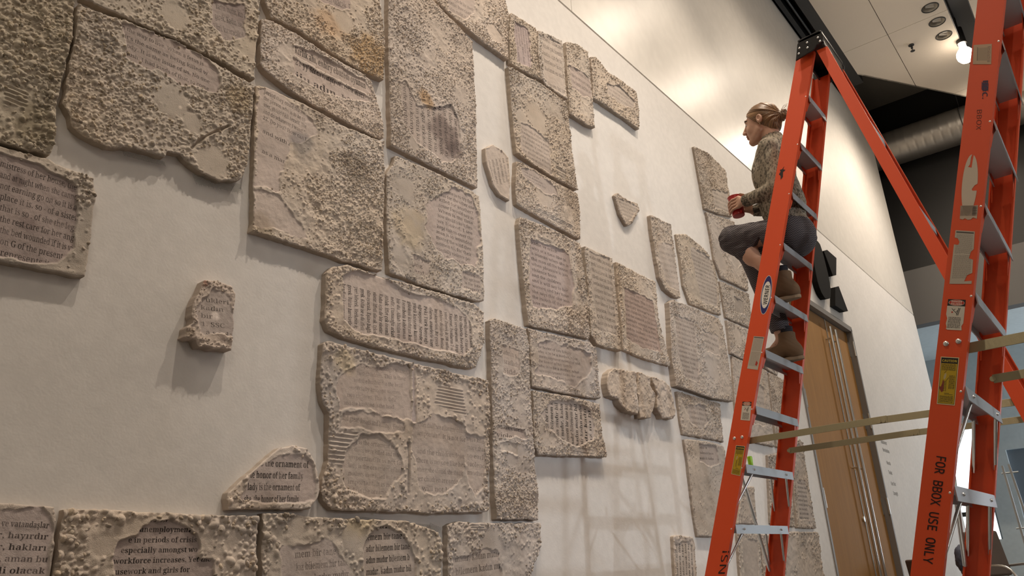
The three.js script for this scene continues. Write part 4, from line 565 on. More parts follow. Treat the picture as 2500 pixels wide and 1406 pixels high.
  for (let k = 0; k < 6; k++) { const y = 0.62 + k * 0.61, z = bZ(y) + 0.05; const br = mesh('rear_brace', bar(LW(bNear(y) + 0.004, y, z), LW(bFar(y) - 0.004, y, z), 0.045, 0.014, V(0, 1, 0)), M.alu, t); }
  for (const y of [3.25, 2.64, 3.86]) mesh('rear_gusset', [bar(LW(bNear(y) + 0.02, y, bZ(y) + 0.052), LW(bNear(y - 0.12) + 0.006, y - 0.22, bZ(y - 0.22) + 0.058), 0.02, 0.004, V(1, 0, 0))], M.steel, t);
  // top cap: plate, cheeks, aprons
  const cheek = [[1.585, 4.213], [1.613, 4.316], [1.628, 4.334], [1.70, 4.345], [1.752, 4.352], [1.772, 4.300], [1.762, 4.262], [1.72, 4.258], [1.70, 4.236]], X0 = 4.318, X1 = 4.742;
  const cheeks = [prism(cheek.map(([z, y]) => [-(z - LO.z), y]), V(X0 - LO.x, 0, 0), V(0, 0, -1), V(0, 1, 0), 0.012, 0.003), prism(cheek.map(([z, y]) => [-(z - LO.z), y]), V(X1 - LO.x - 0.012, 0, 0), V(0, 0, -1), V(0, 1, 0), 0.012, 0.003)];
  const cl = (x0, y0, z0, x1, y1, z1) => { const A = LW(x0, y0, z0), B = LW(x1, y1, z1); return rbox(Math.abs(B.x - A.x), Math.abs(B.y - A.y), Math.abs(B.z - A.z), 0.006, (A.x + B.x) / 2, (A.y + B.y) / 2, (A.z + B.z) / 2); };
  const cp = mesh('top_cap', [cl(X0, 4.318, 1.618, X1, 4.345, 1.765), cl(X0 + 0.01, 4.245, 1.612, X1 - 0.01, 4.33, 1.622), cl(X0 + 0.01, 4.245, 1.748, X1 - 0.01, 4.335, 1.762)], M.blackGloss, t);
  mesh('cap_bracket', prism([[-0.58, 4.15], [-0.51, 4.14], [-0.535, 4.31], [-0.70, 4.31], [-0.62, 4.2]].map(([z, y]) => [z, y]), V(4.694 - LO.x, 0, 0), V(0, 0, -1), V(0, 1, 0), 0.006), M.black, cp);
  for (const g of cheeks) mesh('cap_cheek', g, M.blackGloss, cp);
  const rv = []; for (const x of [X0 - 0.001, X1 + 0.001]) for (const [z, y] of [[1.612, 4.25], [1.622, 4.285], [1.668, 4.265], [1.672, 4.30], [1.738, 4.302], [1.745, 4.272]]) { const g = new THREE.SphereGeometry(0.007, 12, 8); g.scale(0.5, 1, 1); const p = LW(x, y, z); g.translate(p.x, p.y, p.z); rv.push(g); }
  mesh('rivet', rv, M.rivet, cp).userData.kind = 'stuff';
  // folding spreaders
  for (const [x0, x1, dy] of [[lNear(1.97) + 0.008, bNear(1.97) + 0.008, 0], [lFar(1.98) - 0.008, bFar(1.97) - 0.008, 0.005]]) {
    const y = 1.97 + dy, z0 = lLip(y) - 0.03, z1 = bZ(y) + 0.03, zm = mix(z0, z1, 0.55), xm = mix(x0, x1, 0.55);
    const sp = mesh('spreader', [bar(LW(x0, y, z0), LW(xm, y + 0.006, zm + 0.02), 0.034, 0.004, V(0, 1, 0)), bar(LW(xm + 0.005, y + 0.006, zm - 0.06), LW(x1, y - 0.005, z1), 0.034, 0.004, V(0, 1, 0))], M.brass, t);
    const pv = [], r2 = pv; for (const [x, z] of [[x0, z0], [xm, zm - 0.02], [xm, zm + 0.0], [x1, z1]]) { const g = new THREE.CylinderGeometry(0.011, 0.011, 0.014, 12); g.rotateZ(Math.PI / 2); const p = LW(x, y, z); g.translate(p.x, p.y, p.z); r2.push(g); }
    for (const g of pv) mesh('pivot', g, M.brass, sp);
  }
  const rv2 = []; for (const [dz, dy] of [[-0.71 * dep, 0], [-0.31 * dep, 0]]) { const g = new THREE.SphereGeometry(0.009, 12, 8); g.scale(0.5, 1, 1); const p = LW(lNear(1.99) - 0.033, 1.99, lLip(1.99) + dz); g.translate(p.x, p.y, p.z); rv2.push(g); }
  for (const g of rv2) mesh('rivet', g, M.rivet, rails[0]);
  t.userData.shift = shift; return [t, rails[0]];
}
// stickers and stencils on the outer web of the near rail: a thin film at the four corners given
function sticker(L, name, corners, tex, label, o = {}) {
  const [t, rail] = L, s = t.userData.shift, p = (y, z) => V(lNear(y) - 0.0324 + s[0], y, z + s[1]), A = p(1, lLip(1)), B = p(4, lLip(4)), e1 = B.clone().sub(A), e2 = V(0, 0, 1), n = e1.cross(e2).normalize(); if (n.x > 0) n.negate();
  const off = t.position.clone(), q = corners.map((c) => onPlane(c[0], c[1], A, n).addScaledVector(n, 0.0004).sub(off)), back = q.map((v) => v.clone().addScaledVector(n, -0.0004));
  const pos = [], uv = [], U = [[0, 1], [1, 1], [1, 0], [0, 0]], tri = (P, a, b, c) => { for (const k of [a, b, c]) { pos.push(P[k].x, P[k].y, P[k].z); uv.push(...U[k]); } };
  tri(q, 0, 3, 2); tri(q, 0, 2, 1);
  const g = new THREE.BufferGeometry(); g.setAttribute('position', new THREE.BufferAttribute(new Float32Array(pos), 3)); g.setAttribute('uv', new THREE.BufferAttribute(new Float32Array(uv), 2)); g.computeVertexNormals();
  return mesh(name, g, new THREE.MeshStandardMaterial({ map: tex, transparent: true, roughness: o.rough ?? 0.45 }), rail, label);
}
const rows = (x, X, Y, w, y1, step, h, seed) => { rs = seed; for (let y = Y; y < y1; y += step) { let q = X; while (q < X + w) { const l = 3 + rnd() * 14; x.fillRect(q, y, Math.min(l, X + w - q), h); q += l + 3; } } };
const tearAway = (x, list) => { x.globalCompositeOperation = 'destination-out'; for (const P of list) { x.beginPath(); P.forEach((p, i) => i ? x.lineTo(...p) : x.moveTo(...p)); x.closePath(); x.fill(); } x.globalCompositeOperation = 'source-over'; };
function fallingFigure(x, X, Y, s) { x.save(); x.translate(X, Y); x.scale(s, s); x.strokeStyle = '#111'; x.lineWidth = 3; x.lineCap = 'round'; for (const l of [[-22, -18, -12, -6], [-12, -6, -4, -16], [-12, -6, 2, 6], [2, 6, 12, -6], [2, 6, 10, 16]]) { x.beginPath(); x.moveTo(l[0], l[1]); x.lineTo(l[2], l[3]); x.stroke(); } x.beginPath(); x.arc(-16, 2, 4, 0, 7); x.fill(); for (const k of [0, 9]) { x.beginPath(); x.moveTo(8 + k, 26); x.lineTo(18 + k, -24); x.stroke(); } for (let i = 0; i < 5; i++) { x.beginPath(); x.moveTo(10 + i * 2, 18 - i * 9); x.lineTo(18 + i * 2, 18 - i * 9); x.stroke(); } x.restore(); }
const dangerTex = (torn) => canvasTex(160, 300, (x, w, h) => {
  x.fillStyle = '#cfc6b6'; x.fillRect(0, 0, w, h); x.fillStyle = '#17120f'; x.fillRect(0, 0, w, 66); x.fillStyle = torn ? '#b5301d' : '#a8542c'; x.beginPath(); x.ellipse(w / 2, 33, 70, 28, 0, 0, 7); x.fill(); x.strokeStyle = '#d8cdbd'; x.lineWidth = 3; x.stroke();
  x.fillStyle = '#e2d8c8'; x.font = 'bold 24px sans-serif'; x.textAlign = 'center'; x.fillText('DANGER', w / 2, 30); x.fillText('PELIGRO', w / 2, 54); fallingFigure(x, 78, 120, 1.5); x.fillStyle = '#a8321c'; x.beginPath(); x.arc(50, 128, 8, 0, 7); x.fill();
  x.fillStyle = '#3b332d'; rows(x, 24, 176, 110, 282, 11, 6, 5); if (torn) tearAway(x, [[[0, 150], [14, 190], [8, 240], [20, 280], [0, 300]], [[160, 230], [146, 260], [152, 300], [160, 300]], [[0, 300], [10, 286], [26, 300]]]);
});
const cautionTex = (torn) => canvasTex(170, 440, (x, w, h) => {
  x.fillStyle = '#d9c89a'; x.fillRect(0, 0, w, h); x.fillStyle = '#17120c'; x.fillRect(7, 7, w - 14, h - 14); x.fillStyle = '#b99a17'; x.fillRect(11, 60, w - 22, h - 71); x.fillStyle = '#d6b935'; x.font = 'bold 31px sans-serif'; x.textAlign = 'center'; x.fillText('CAUTION', w / 2, 46);
  x.fillStyle = '#2b2208'; rows(x, 20, 66, 128, 122, 9, 5, 9); rows(x, 96, 170, 54, 290, 9, 5, 10); rows(x, 20, 360, 128, 420, 9, 5, 11); x.strokeStyle = '#2b2208'; x.lineWidth = 4; x.beginPath(); x.moveTo(66, 130); x.lineTo(48, 150); x.moveTo(92, 190); x.lineTo(72, 220); x.stroke();
  x.lineWidth = 3; for (const k of [0, 22]) { x.beginPath(); x.moveTo(50 + k, 320); x.lineTo(60 + k * 0.5, 220); x.stroke(); } for (let i = 0; i < 7; i++) { x.beginPath(); x.moveTo(50, 312 - i * 14); x.lineTo(72, 312 - i * 14); x.stroke(); } x.fillStyle = '#b8a77a'; x.beginPath(); x.ellipse(56, 180, 11, 30, 0.2, 0, 7); x.fill();
  x.fillStyle = '#2b2208'; x.fillRect(62, 334, 46, 4); x.fillRect(62, 344, 80, 4); if (torn) { x.fillStyle = '#7d3325'; x.beginPath(); [[40, 210], [52, 230], [50, 320], [34, 330], [14, 300], [4, 270], [24, 280], [34, 250]].forEach((p, i) => i ? x.lineTo(...p) : x.moveTo(...p)); x.fill(); }
});
const inkTex = (w, h, str, font, cw, color, a = 1, scribble) => canvasTex(w, h, (x) => { x.save(); x.translate(w / 2, h / 2); x.rotate(cw ? Math.PI / 2 : -Math.PI / 2); x.globalAlpha = a; x.fillStyle = color; x.font = font; x.textAlign = 'center'; x.textBaseline = 'middle'; const m = x.measureText(str).width; x.scale(h * 0.97 / m, 1); x.fillText(str, 0, 0); x.restore(); if (scribble) scribble(x); });
const infoTex = (torn, seed) => canvasTex(170, 440, (x, w, h) => {
  x.fillStyle = '#b9ae9d'; x.fillRect(0, 0, w, h); x.fillStyle = '#5a524a'; x.fillRect(8, 8, w - 16, 14); x.fillStyle = '#8b8175'; rows(x, 14, 32, w - 28, h - 40, 8, 4, seed); x.fillStyle = '#c9beac'; x.fillRect(6, 196, w - 12, 6);
  if (!torn) { x.fillStyle = '#a8301c'; x.beginPath(); x.moveTo(120, 320); x.lineTo(150, 350); x.lineTo(140, 390); x.lineTo(112, 380); x.fill(); }
  if (torn) tearAway(x, [[[0, 60], [26, 70], [42, 100], [34, 122], [0, 118]], [[170, 150], [146, 176], [134, 230], [170, 240]], [[170, 350], [128, 372], [112, 420], [170, 415]]]);
});
{
  const L1 = makeLadder('orange fiberglass step ladder the woman sits on, standing farther from the camera', [0, 0], 0.11);
  const L2 = makeLadder('nearer orange fiberglass step ladder with black stencilled words, cut by the right edge', [-1.29, 1.28], 0.092);
  sticker(L1, 'brand_sticker', [[1865, 671], [1891, 673], [1876, 769], [1850, 767]], canvasTex(120, 440, (x, w, h) => { x.fillStyle = '#d8d2c8'; x.beginPath(); x.ellipse(w / 2, h / 2, 58, 218, 0, 0, 7); x.fill(); x.fillStyle = '#1f2163'; x.beginPath(); x.ellipse(w / 2, h / 2, 53, 212, 0, 0, 7); x.fill(); x.fillStyle = '#e4ded3'; x.beginPath(); x.ellipse(w / 2, h / 2, 47, 150, 0, 0, 7); x.fill(); x.save(); x.translate(w / 2, h / 2); x.rotate(-Math.PI / 2); x.fillStyle = '#141414'; x.font = 'bold 62px sans-serif'; x.textAlign = 'center'; x.textBaseline = 'middle'; x.scale(0.86, 1); x.fillText('WERNER', 0, 3); x.restore(); }), 'blue and white oval brand sticker');
  sticker(L1, 'information_label', [[1840.5, 820.5], [1866, 822.5], [1850, 903], [1824, 899.5]], infoTex(false, 3), 'long grey printed label');
  sticker(L1, 'danger_label', [[1813, 980.5], [1835, 981], [1831, 1027], [1808, 1025]], dangerTex(false), 'small danger label');
  sticker(L1, 'caution_label', [[1797, 1087], [1819, 1089], [1807, 1162], [1785, 1157]], cautionTex(false), 'yellow caution label');
  sticker(L1, 'marker_writing', [[1758, 1340], [1789, 1340], [1771, 1432], [1740, 1432]], inkTex(120, 340, 'ANS!', '88px sans-serif', false, '#16110e', 0.95), 'black marker letters');
  sticker(L1, 'black_smudge', [[1902, 404], [1922, 404], [1917, 440], [1897, 440]], canvasTex(60, 100, (x) => { x.fillStyle = '#1d0d08'; x.beginPath(); [[40, 4], [34, 26], [52, 30], [36, 44], [40, 78], [26, 96], [22, 70], [8, 60], [18, 42], [10, 30], [26, 26]].forEach((p, i) => i ? x.lineTo(...p) : x.moveTo(...p)); x.fill(); }), 'black scuff');
  sticker(L2, 'price_label', [[2377, 110], [2421.6, 107], [2420, 157], [2375, 157]], canvasTex(140, 160, (x, w, h) => { x.fillStyle = '#b79a7c'; x.fillRect(0, 0, w, h); x.fillStyle = '#a08a70'; x.fillRect(34, 26, 76, 104); x.fillStyle = '#5d5045'; rows(x, 110, 20, 22, 140, 9, 4, 4); x.fillRect(30, 20, 4, 110); }), 'small worn tan label');
  sticker(L2, 'ink_mark', [[2393, 195], [2419, 193], [2417, 243], [2391, 243]], inkTex(110, 190, 'BOC.', 'bold 76px sans-serif', true, '#1e1638', 0.95, (x) => { x.fillStyle = '#1c1740'; for (let i = 0; i < 9; i++) x.fillRect(18 + i * 8, 20 + (i % 3) * 9, 6, 74); }), 'dark blue overwritten lettering');
  sticker(L2, 'faint_lettering', [[2378, 266], [2404, 264], [2402, 318], [2376, 318]], inkTex(110, 210, 'BBOX', '70px sans-serif', true, '#3a1408', 0.75), 'faint stencilled letters');
  sticker(L2, 'barcode_label', [[2345, 502], [2388, 501], [2385, 534], [2343, 539]], canvasTex(130, 110, (x, w, h) => { x.fillStyle = '#b7a38f'; x.fillRect(0, 0, w, h); x.fillStyle = '#453d37'; for (let i = 0; i < 11; i++) x.fillRect(92, 8 + i * 7, 34, 3 + (i % 3)); tearAway(x, [[[0, 110], [0, 96], [24, 104], [40, 96], [60, 110]], [[130, 110], [100, 98], [84, 110]]]); }), 'torn barcode label');
  sticker(L2, 'blank_oval_sticker', [[2354, 376], [2394, 376], [2381, 527], [2341, 527]], canvasTex(140, 520, (x, w, h) => { x.fillStyle = '#c9b9a5'; x.beginPath(); x.ellipse(w / 2, h / 2, 66, 256, 0, 0, 7); x.fill(); tearAway(x, [[[70, 0], [84, 0], [78, 60], [74, 118], [44, 112], [58, 90], [62, 30]], [[140, 250], [112, 268], [92, 300], [98, 312], [140, 310]]]); }), 'worn blank oval sticker');
  sticker(L2, 'information_label', [[2333, 562], [2380, 565], [2372, 693], [2318, 693]], infoTex(true, 8), 'torn grey printed label');
  sticker(L2, 'danger_label', [[2315, 730], [2358, 732], [2350, 806.5], [2305, 804.5]], dangerTex(true), 'torn danger label');
  sticker(L2, 'caution_label', [[2297, 870.5], [2342, 873], [2331, 990], [2287, 986]], cautionTex(true), 'yellow caution label with a scraped figure');
  sticker(L2, 'stencilled_words', [[2286, 1106], [2312, 1110], [2277, 1382], [2251, 1378]], inkTex(110, 1150, 'FOR BBOX USE ONLY', 'bold 136px monospace', true, '#130c09', 0.92), 'black stencilled words');
}
{ // small neon green marker pen standing on a rung
  const p = onX(1844, 1138, 4.27), y = TREAD(6) + 0.0022, t = thing('marker_pen', 'neon green marker pen standing on a lower rung of the farther ladder', 'pen', [4.335, y, lLip(TREAD(6)) - 0.05]);
  const gm = std([0.42, 0.85, 0.03], 0.4);
  mesh('barrel', new THREE.LatheGeometry([[0.0005, 0], [0.0125, 0], [0.0135, 0.003], [0.0135, 0.032], [0.012, 0.036]].map((q) => new THREE.Vector2(...q)), 20), gm, t);
  mesh('cap', new THREE.LatheGeometry([[0.0142, 0.034], [0.0142, 0.055], [0.012, 0.060], [0.0005, 0.061]].map((q) => new THREE.Vector2(...q)), 20), gm, t);
}

// ---------------------------------------------------------------- doors, wall letters, wall text
{
  const wood = noiseTex(512, (x, y, n) => { const g = 0.5 * tnoise(x, y * 0.12, n, 90, 31) + 0.3 * tnoise(x, y * 0.25, n, 40, 32) + 0.2 * tnoise(x, y, n, 10, 33); return [0.60 + 0.08 * g, 0.43 + 0.07 * g, 0.21 + 0.05 * g]; }, true);
  const WD = std(0xffffff, 0.72, { map: rep(wood, 0.7, 0.35) }), FR = std([0.26, 0.245, 0.23], 0.5), ZF = -0.06;
  const d = new THREE.Group(); d.name = 'door_1'; d.userData.kind = 'structure'; scene.add(d);
  mesh('door_frame', [box([8.37, 0, -0.2], [8.415, 4.225, 0.012]), box([10.885, 0, -0.2], [10.93, 4.225, 0.012]), box([8.37, 4.19, -0.2], [10.93, 4.26, 0.012])], FR, d);
  for (const [x0, x1] of [[8.42, 9.977], [9.983, 10.88]]) mesh('door_leaf', rbox(x1 - x0, 4.165, 0.05, 0.003, (x0 + x1) / 2, 2.1, ZF - 0.025), WD, d);
  for (const g of d.children.slice(-2)) metreUV(g.geometry);
  mesh('meeting_strip', box([9.945, 0.02, ZF - 0.002], [9.975, 4.18, ZF + 0.006]), M.steel, d);
  for (const x of [9.87, 10.08]) {
    const h = mesh('pull_bar', rod(V(x, 0.35, 0.012), V(x, 4.05, 0.012), 0.018, 16), M.steel, d);
    for (const y of [0.6, 2.32, 3.9]) mesh('standoff', rod(V(x, y, 0.012), V(x, y, ZF), 0.012, 12), M.steel, h);
  }
  for (const [x, ys] of [[8.42, [0.4, 1.92, 2.95, 3.95]], [10.885, [0.4, 1.91, 2.98, 3.95]]]) for (const y of ys) { const h = mesh('hinge', [rod(V(x, y - 0.10, 0.006), V(x, y + 0.10, 0.006), 0.014, 10), box([x - 0.05, y - 0.1, -0.062], [x + 0.05, y + 0.1, -0.054])], M.steel, d); }
  mesh('lock', new THREE.CylinderGeometry(0.03, 0.03, 0.02, 20).rotateX(Math.PI / 2).translate(9.9, 1.74, ZF + 0.01), M.steel, d);
  struct('wall_behind_door', box([8.3, 0, -0.34], [11, 4.4, -0.31]), M.black);
}
{ // black dimensional letters above the doors
  const zf = 0.07, P = (L) => L.map(([x, y]) => { const q = onZ(1960 + x / 5.857, 540 + y / 5.857, zf); return [q.x, q.y]; });
  const S = [
    ['lens-shaped black wall letter piece rising behind the far ladder rail', [[195, 268], [222, 292], [248, 330], [272, 400], [300, 500], [330, 620], [362, 750], [388, 880], [402, 990], [400, 1078], [386, 1104], [330, 1110], [300, 1075], [268, 1020], [236, 940], [212, 860], [190, 760], [168, 640], [150, 500], [148, 380], [165, 300]]],
    ['upper black wall letter piece, five-sided, right of the tall lens shape', [[300, 425], [350, 408], [482, 525], [480, 770], [432, 780]]],
    ['lower black wall letter piece with a slanting right edge, above the doors', [[466, 940], [515, 928], [648, 1285], [600, 1292], [466, 1205]]],
    ['black wall letter piece between the ladder rails at the seated woman’s hip', [[-190, 60], [-60, 120], [-30, 200], [-28, 330], [-120, 290], [-180, 230]]],
  ];
  for (const [label, poly] of S) {
    const q = P(poly), c = [q.reduce((a, p) => a + p[0], 0) / q.length, q.reduce((a, p) => a + p[1], 0) / q.length];
    const t = thing('wall_letter', label, 'letter', [c[0], c[1], 0]);
    mesh('letter_block', prism(q.map((p) => [p[0] - c[0], p[1] - c[1]]), V(0, 0, 0.0), V(1, 0, 0), V(0, 1, 0), zf, 0.004), new THREE.MeshPhysicalMaterial({ color: new THREE.Color().setRGB(0.009, 0.008, 0.007), roughness: 0.8, specularIntensity: 0.25 }), t);
  }
  const a = onZ(2148, 1086, 0), t = thing('vinyl_text', 'column of six faint grey vinyl words on the white wall right of the doors', 'lettering', [11.0, 2.0, 0]);
  const tex = canvasTex(300, 560, (x) => { x.fillStyle = '#6f6a65'; x.font = '42px serif'; [['Rukmeter', 24, 48], ['Revolution', 30, 118], ['Words', 66, 226], ['Todaz', 62, 306], ['Our Not', 62, 400], ['Enough', 70, 480]].forEach(([s, X, Y]) => x.fillText(s, X, Y)); });
  const g = new THREE.PlaneGeometry(0.46, 0.86); g.translate(0.43, 0.37, 0.0012);
  mesh('word_film', g, new THREE.MeshStandardMaterial({ map: tex, transparent: true, roughness: 0.7 }), t);
}
// ---------------------------------------------------------------- the lobby beyond the end of the wall, ceiling things
{
  const band = std([0.13, 0.125, 0.12], 0.85), dk = M.black;
  struct('wall_bulkhead', box([16.5, 5.5, -3.0], [16.8, 6.62, 2.4]), band);
  struct('wall_bulkhead_side', box([16.5, 5.5, 2.4], [16.8, 7.1, 9.0]), std([0.30, 0.28, 0.25], 0.85));
  struct('ceiling_lobby', box([16.8, 5.5, -3.0], [20.3, 5.6, 9.0]), M.lobby);
  struct('wall_upper_dark', box([16.8, 5.6, -3.0], [17.0, 10.5, 9.0]), dk);
  // far wall with a tall bright window and a dark doorway
  struct('wall_far', [box([20, 0, -3.0], [20.3, 5.5, -1.0]), box([20, 3.95, -1.0], [20.3, 5.5, -0.05]), box([20, 0, -1.0], [20.3, 1.5, -0.05]), box([20, 0, -0.05], [20.3, 5.5, 0.42]), box([20, 3.3, 0.42], [20.3, 5.5, 1.9]), box([20, 0, 1.9], [20.3, 5.5, 9.0])], M.lobby);
  struct('door_2', box([20.12, 0, 0.42], [20.2, 3.3, 1.9]), std([0.16, 0.20, 0.24], 0.5));
  const w = new THREE.Group(); w.name = 'window_1'; w.userData.kind = 'structure'; scene.add(w);
  mesh('window_pane', box([20.2, 1.5, -1.0], [20.22, 3.95, -0.05]), new THREE.MeshStandardMaterial({ color: 0xffffff, emissive: new THREE.Color(0.86, 0.95, 1), emissiveIntensity: 2.2 }), w);
  mesh('window_frame', [box([20.16, 1.5, -1.0], [20.24, 3.95, -0.95]), box([20.16, 1.5, -0.1], [20.24, 3.95, -0.05]), box([20.16, 3.9, -1.0], [20.24, 3.95, -0.05])], FRAME(), w);
  function FRAME() { return std([0.2, 0.2, 0.2], 0.5); }
}
{ // round spiral duct
  const t = thing('air_duct', 'large round metal spiral duct crossing under the dark ceiling', 'duct', [16.3, 9.2, 0]);
  const prof = []; for (let z = -2.6; z <= 6.5; z += 0.02) { const k = ((z + 10) % 0.16); prof.push(new THREE.Vector2(0.36 + (k < 0.021 ? 0.0025 : 0), z)); }
  mesh('duct_tube', new THREE.LatheGeometry(prof, 40).rotateX(Math.PI / 2), std([0.42, 0.39, 0.35], 0.38, { metalness: 0.8 }), t);
  for (const z of [-1.2, 1.6, 4.2]) mesh('hanger', [rod(V(0.0, 0.36, z), V(0.0, 1.3, z), 0.008, 8), new THREE.TorusGeometry(0.366, 0.008, 8, 40).translate(0, 0, z)], M.dark, t);
}
{ // recessed downlights in a row of three, unlit, and a sprinkler
  const lab = ['nearest unlit recessed ceiling downlight of the row of three', 'middle unlit recessed ceiling downlight of the row of three', 'farthest unlit recessed ceiling downlight of the row of three'];
  [[12.13, 1.86], [12.59, 1.87], [13.05, 1.88]].forEach(([x, z], i) => {
    const t = thing('ceiling_downlight', lab[i], 'downlight', [x, 9.3, z], 'unlit downlights in the ceiling');
    mesh('reflector', new THREE.LatheGeometry([[0.112, 0], [0.108, 0.05], [0.09, 0.12], [0.06, 0.17], [0.03, 0.185], [0.001, 0.187]].map((p) => new THREE.Vector2(...p)), 32), new THREE.MeshStandardMaterial({ color: 0xd8d2c8, metalness: 0.7, roughness: 0.3, side: THREE.DoubleSide }), t);
    for (const [dx, ry] of [[-0.03, 0.5], [0.035, 0.5]]) mesh('reflector_fin', rbox(0.008, 0.11, 0.13, 0.003, dx, 0.085, 0, [0, ry, dx * 8]), std([0.75, 0.73, 0.7], 0.3, { metalness: 0.6 }), t);
    mesh('trim_ring', new THREE.TorusGeometry(0.118, 0.008, 8, 40).rotateX(Math.PI / 2).translate(0, -0.003, 0), M.dark, t);
    mesh('lamp_stem', new THREE.CylinderGeometry(0.035, 0.035, 0.08, 20).translate(0, 0.14, 0), M.black, t);
  });
  const p = [12.95, 9.3, 1.40], t = thing('fire_sprinkler', 'small dark sprinkler head in the middle of a ceiling panel', 'sprinkler', p);
  mesh('escutcheon', new THREE.CylinderGeometry(0.045, 0.045, 0.012, 20).translate(0, -0.006, 0), M.dark, t);
  mesh('sprinkler_head', [new THREE.CylinderGeometry(0.013, 0.018, 0.06, 12).translate(0, -0.04, 0), rbox(0.05, 0.05, 0.008, 0.002, 0, -0.09, 0), new THREE.CylinderGeometry(0.036, 0.036, 0.005, 16).translate(0, -0.118, 0)], M.dark, t);
}
{ // chairs, coats and poles beyond the near ladder
  const brown = std([0.10, 0.065, 0.05], 0.7), chrome = M.steel;
  const chair = (label, p, turn, col, s = 1) => {
    const t = thing('stacking_chair', label, 'chair', p); t.rotation.y = turn; t.scale.setScalar(s);
    mesh('backrest', rbox(0.46, 0.42, 0.05, 0.022, 0, 0.98, -0.22, [-0.14, 0, 0]), col, t); mesh('seat', rbox(0.48, 0.07, 0.46, 0.03, 0, 0.66, 0), col, t);
    for (const x of [-0.23, 0.23]) { mesh('side_frame', [tube([V(x, 0.98, -0.25), V(x, 0.7, -0.22), V(x * 1.05, 0.02, -0.26)], 0.012, 24, 8), tube([V(x, 0.86, -0.24), V(x * 1.08, 0.86, 0.12), V(x * 1.08, 0.78, 0.2), V(x, 0.02, 0.24)], 0.012, 30, 8)], chrome, t); }
    return t;
  };
  chair('brown padded chair left of the near ladder rail, tall as a stool', [10.75, 0.2, 0.40], 1.25, brown, 0.9);
  chair('grey-brown padded chair with a chrome arm at the right edge', [9.0, 0.32, 1.42], -0.5, std([0.16, 0.13, 0.115], 0.8));
  // heap of dark coats on a stand, seen between the near ladder's rails
  const t = thing('coat_heap', 'heap of dark blue coats piled behind the near ladder', 'coat', [10.0, 0, 0.93]);
  const lump = (sx, sy, sz, x, y, z, sd) => { const g = new THREE.SphereGeometry(1, 40, 28), p = g.attributes.position; for (let i = 0; i < p.count; i++) { const a = V(p.getX(i), p.getY(i), p.getZ(i)), k = 1 + 0.22 * fbm(a.x * 2.2 + a.z * 1.3, a.y * 2.2 - a.z, sd, 3) + 0.10 * fbm(a.x * 7 - a.z * 5, a.y * 6, sd + 3, 2); p.setXYZ(i, a.x * sx * k, a.y * sy * k, a.z * sz * k); } g.computeVertexNormals(); g.translate(x, y, z); return g; };
  mesh('coat', lump(0.16, 0.36, 0.15, 0, 1.0, 0.05, 3), std([0.035, 0.04, 0.065], 0.8), t); mesh('coat', lump(0.12, 0.16, 0.1, -0.02, 1.24, -0.05, 9), std([0.10, 0.115, 0.17], 0.7), t);
  mesh('stand', [box([-0.18, 0, -0.18], [0.18, 0.66, 0.2])], M.dark, t);
  // two light metal poles joined by short bars
  const q = thing('pole_rack', 'leaning rack of two thin metal poles joined by short bars, by the blue wall', 'rack', [11.5, 0, 1.3]);
  const a0 = V(0.12, 0, -0.14), a1 = V(0, 2.29, -0.03), b0 = V(0.12, 0, 0.10), b1 = V(0, 2.30, 0.03);
  const col = std([0.55, 0.6, 0.62], 0.4, { metalness: 0.5 });
  mesh('pole', rod(V(0, 0, 0.02), V(0, 2.29, -0.032), 0.014, 10), col, q); mesh('pole', rod(V(0.02, 0, 0.17), V(0, 2.30, 0.04), 0.014, 10), col, q);
  for (const y of [2.2, 1.55, 0.9]) mesh('crossbar', rod(V(0, y, -0.06), V(0.01, y, 0.12), 0.009, 8), col, q);
  // pale leaning panel and the black louvres in front of the bright window
  const pn = thing('leaning_panel', 'pale beige board leaning beyond the wall end', 'board', [17.6, 0, -0.62]);
  mesh('board', bar(V(0, 0, 0.05), V(0, 2.34, -0.1), 0.5, 0.03, V(0, 0, 1)), std([0.5, 0.45, 0.4], 0.8), pn);
  const lv = thing('shelf_unit', 'narrow unit of black shelves against the bright window', 'shelf', [18.6, 0, -0.38]);
  mesh('upright', [box([-0.15, 0, -0.3], [-0.1, 2.6, -0.27])], M.black, lv);
  for (let i = 0; i < 5; i++) mesh('shelf', box([-0.15, 0.7 + i * 0.42, -0.3], [0.15, 0.78 + i * 0.42, 0.26]), M.black, lv);
}

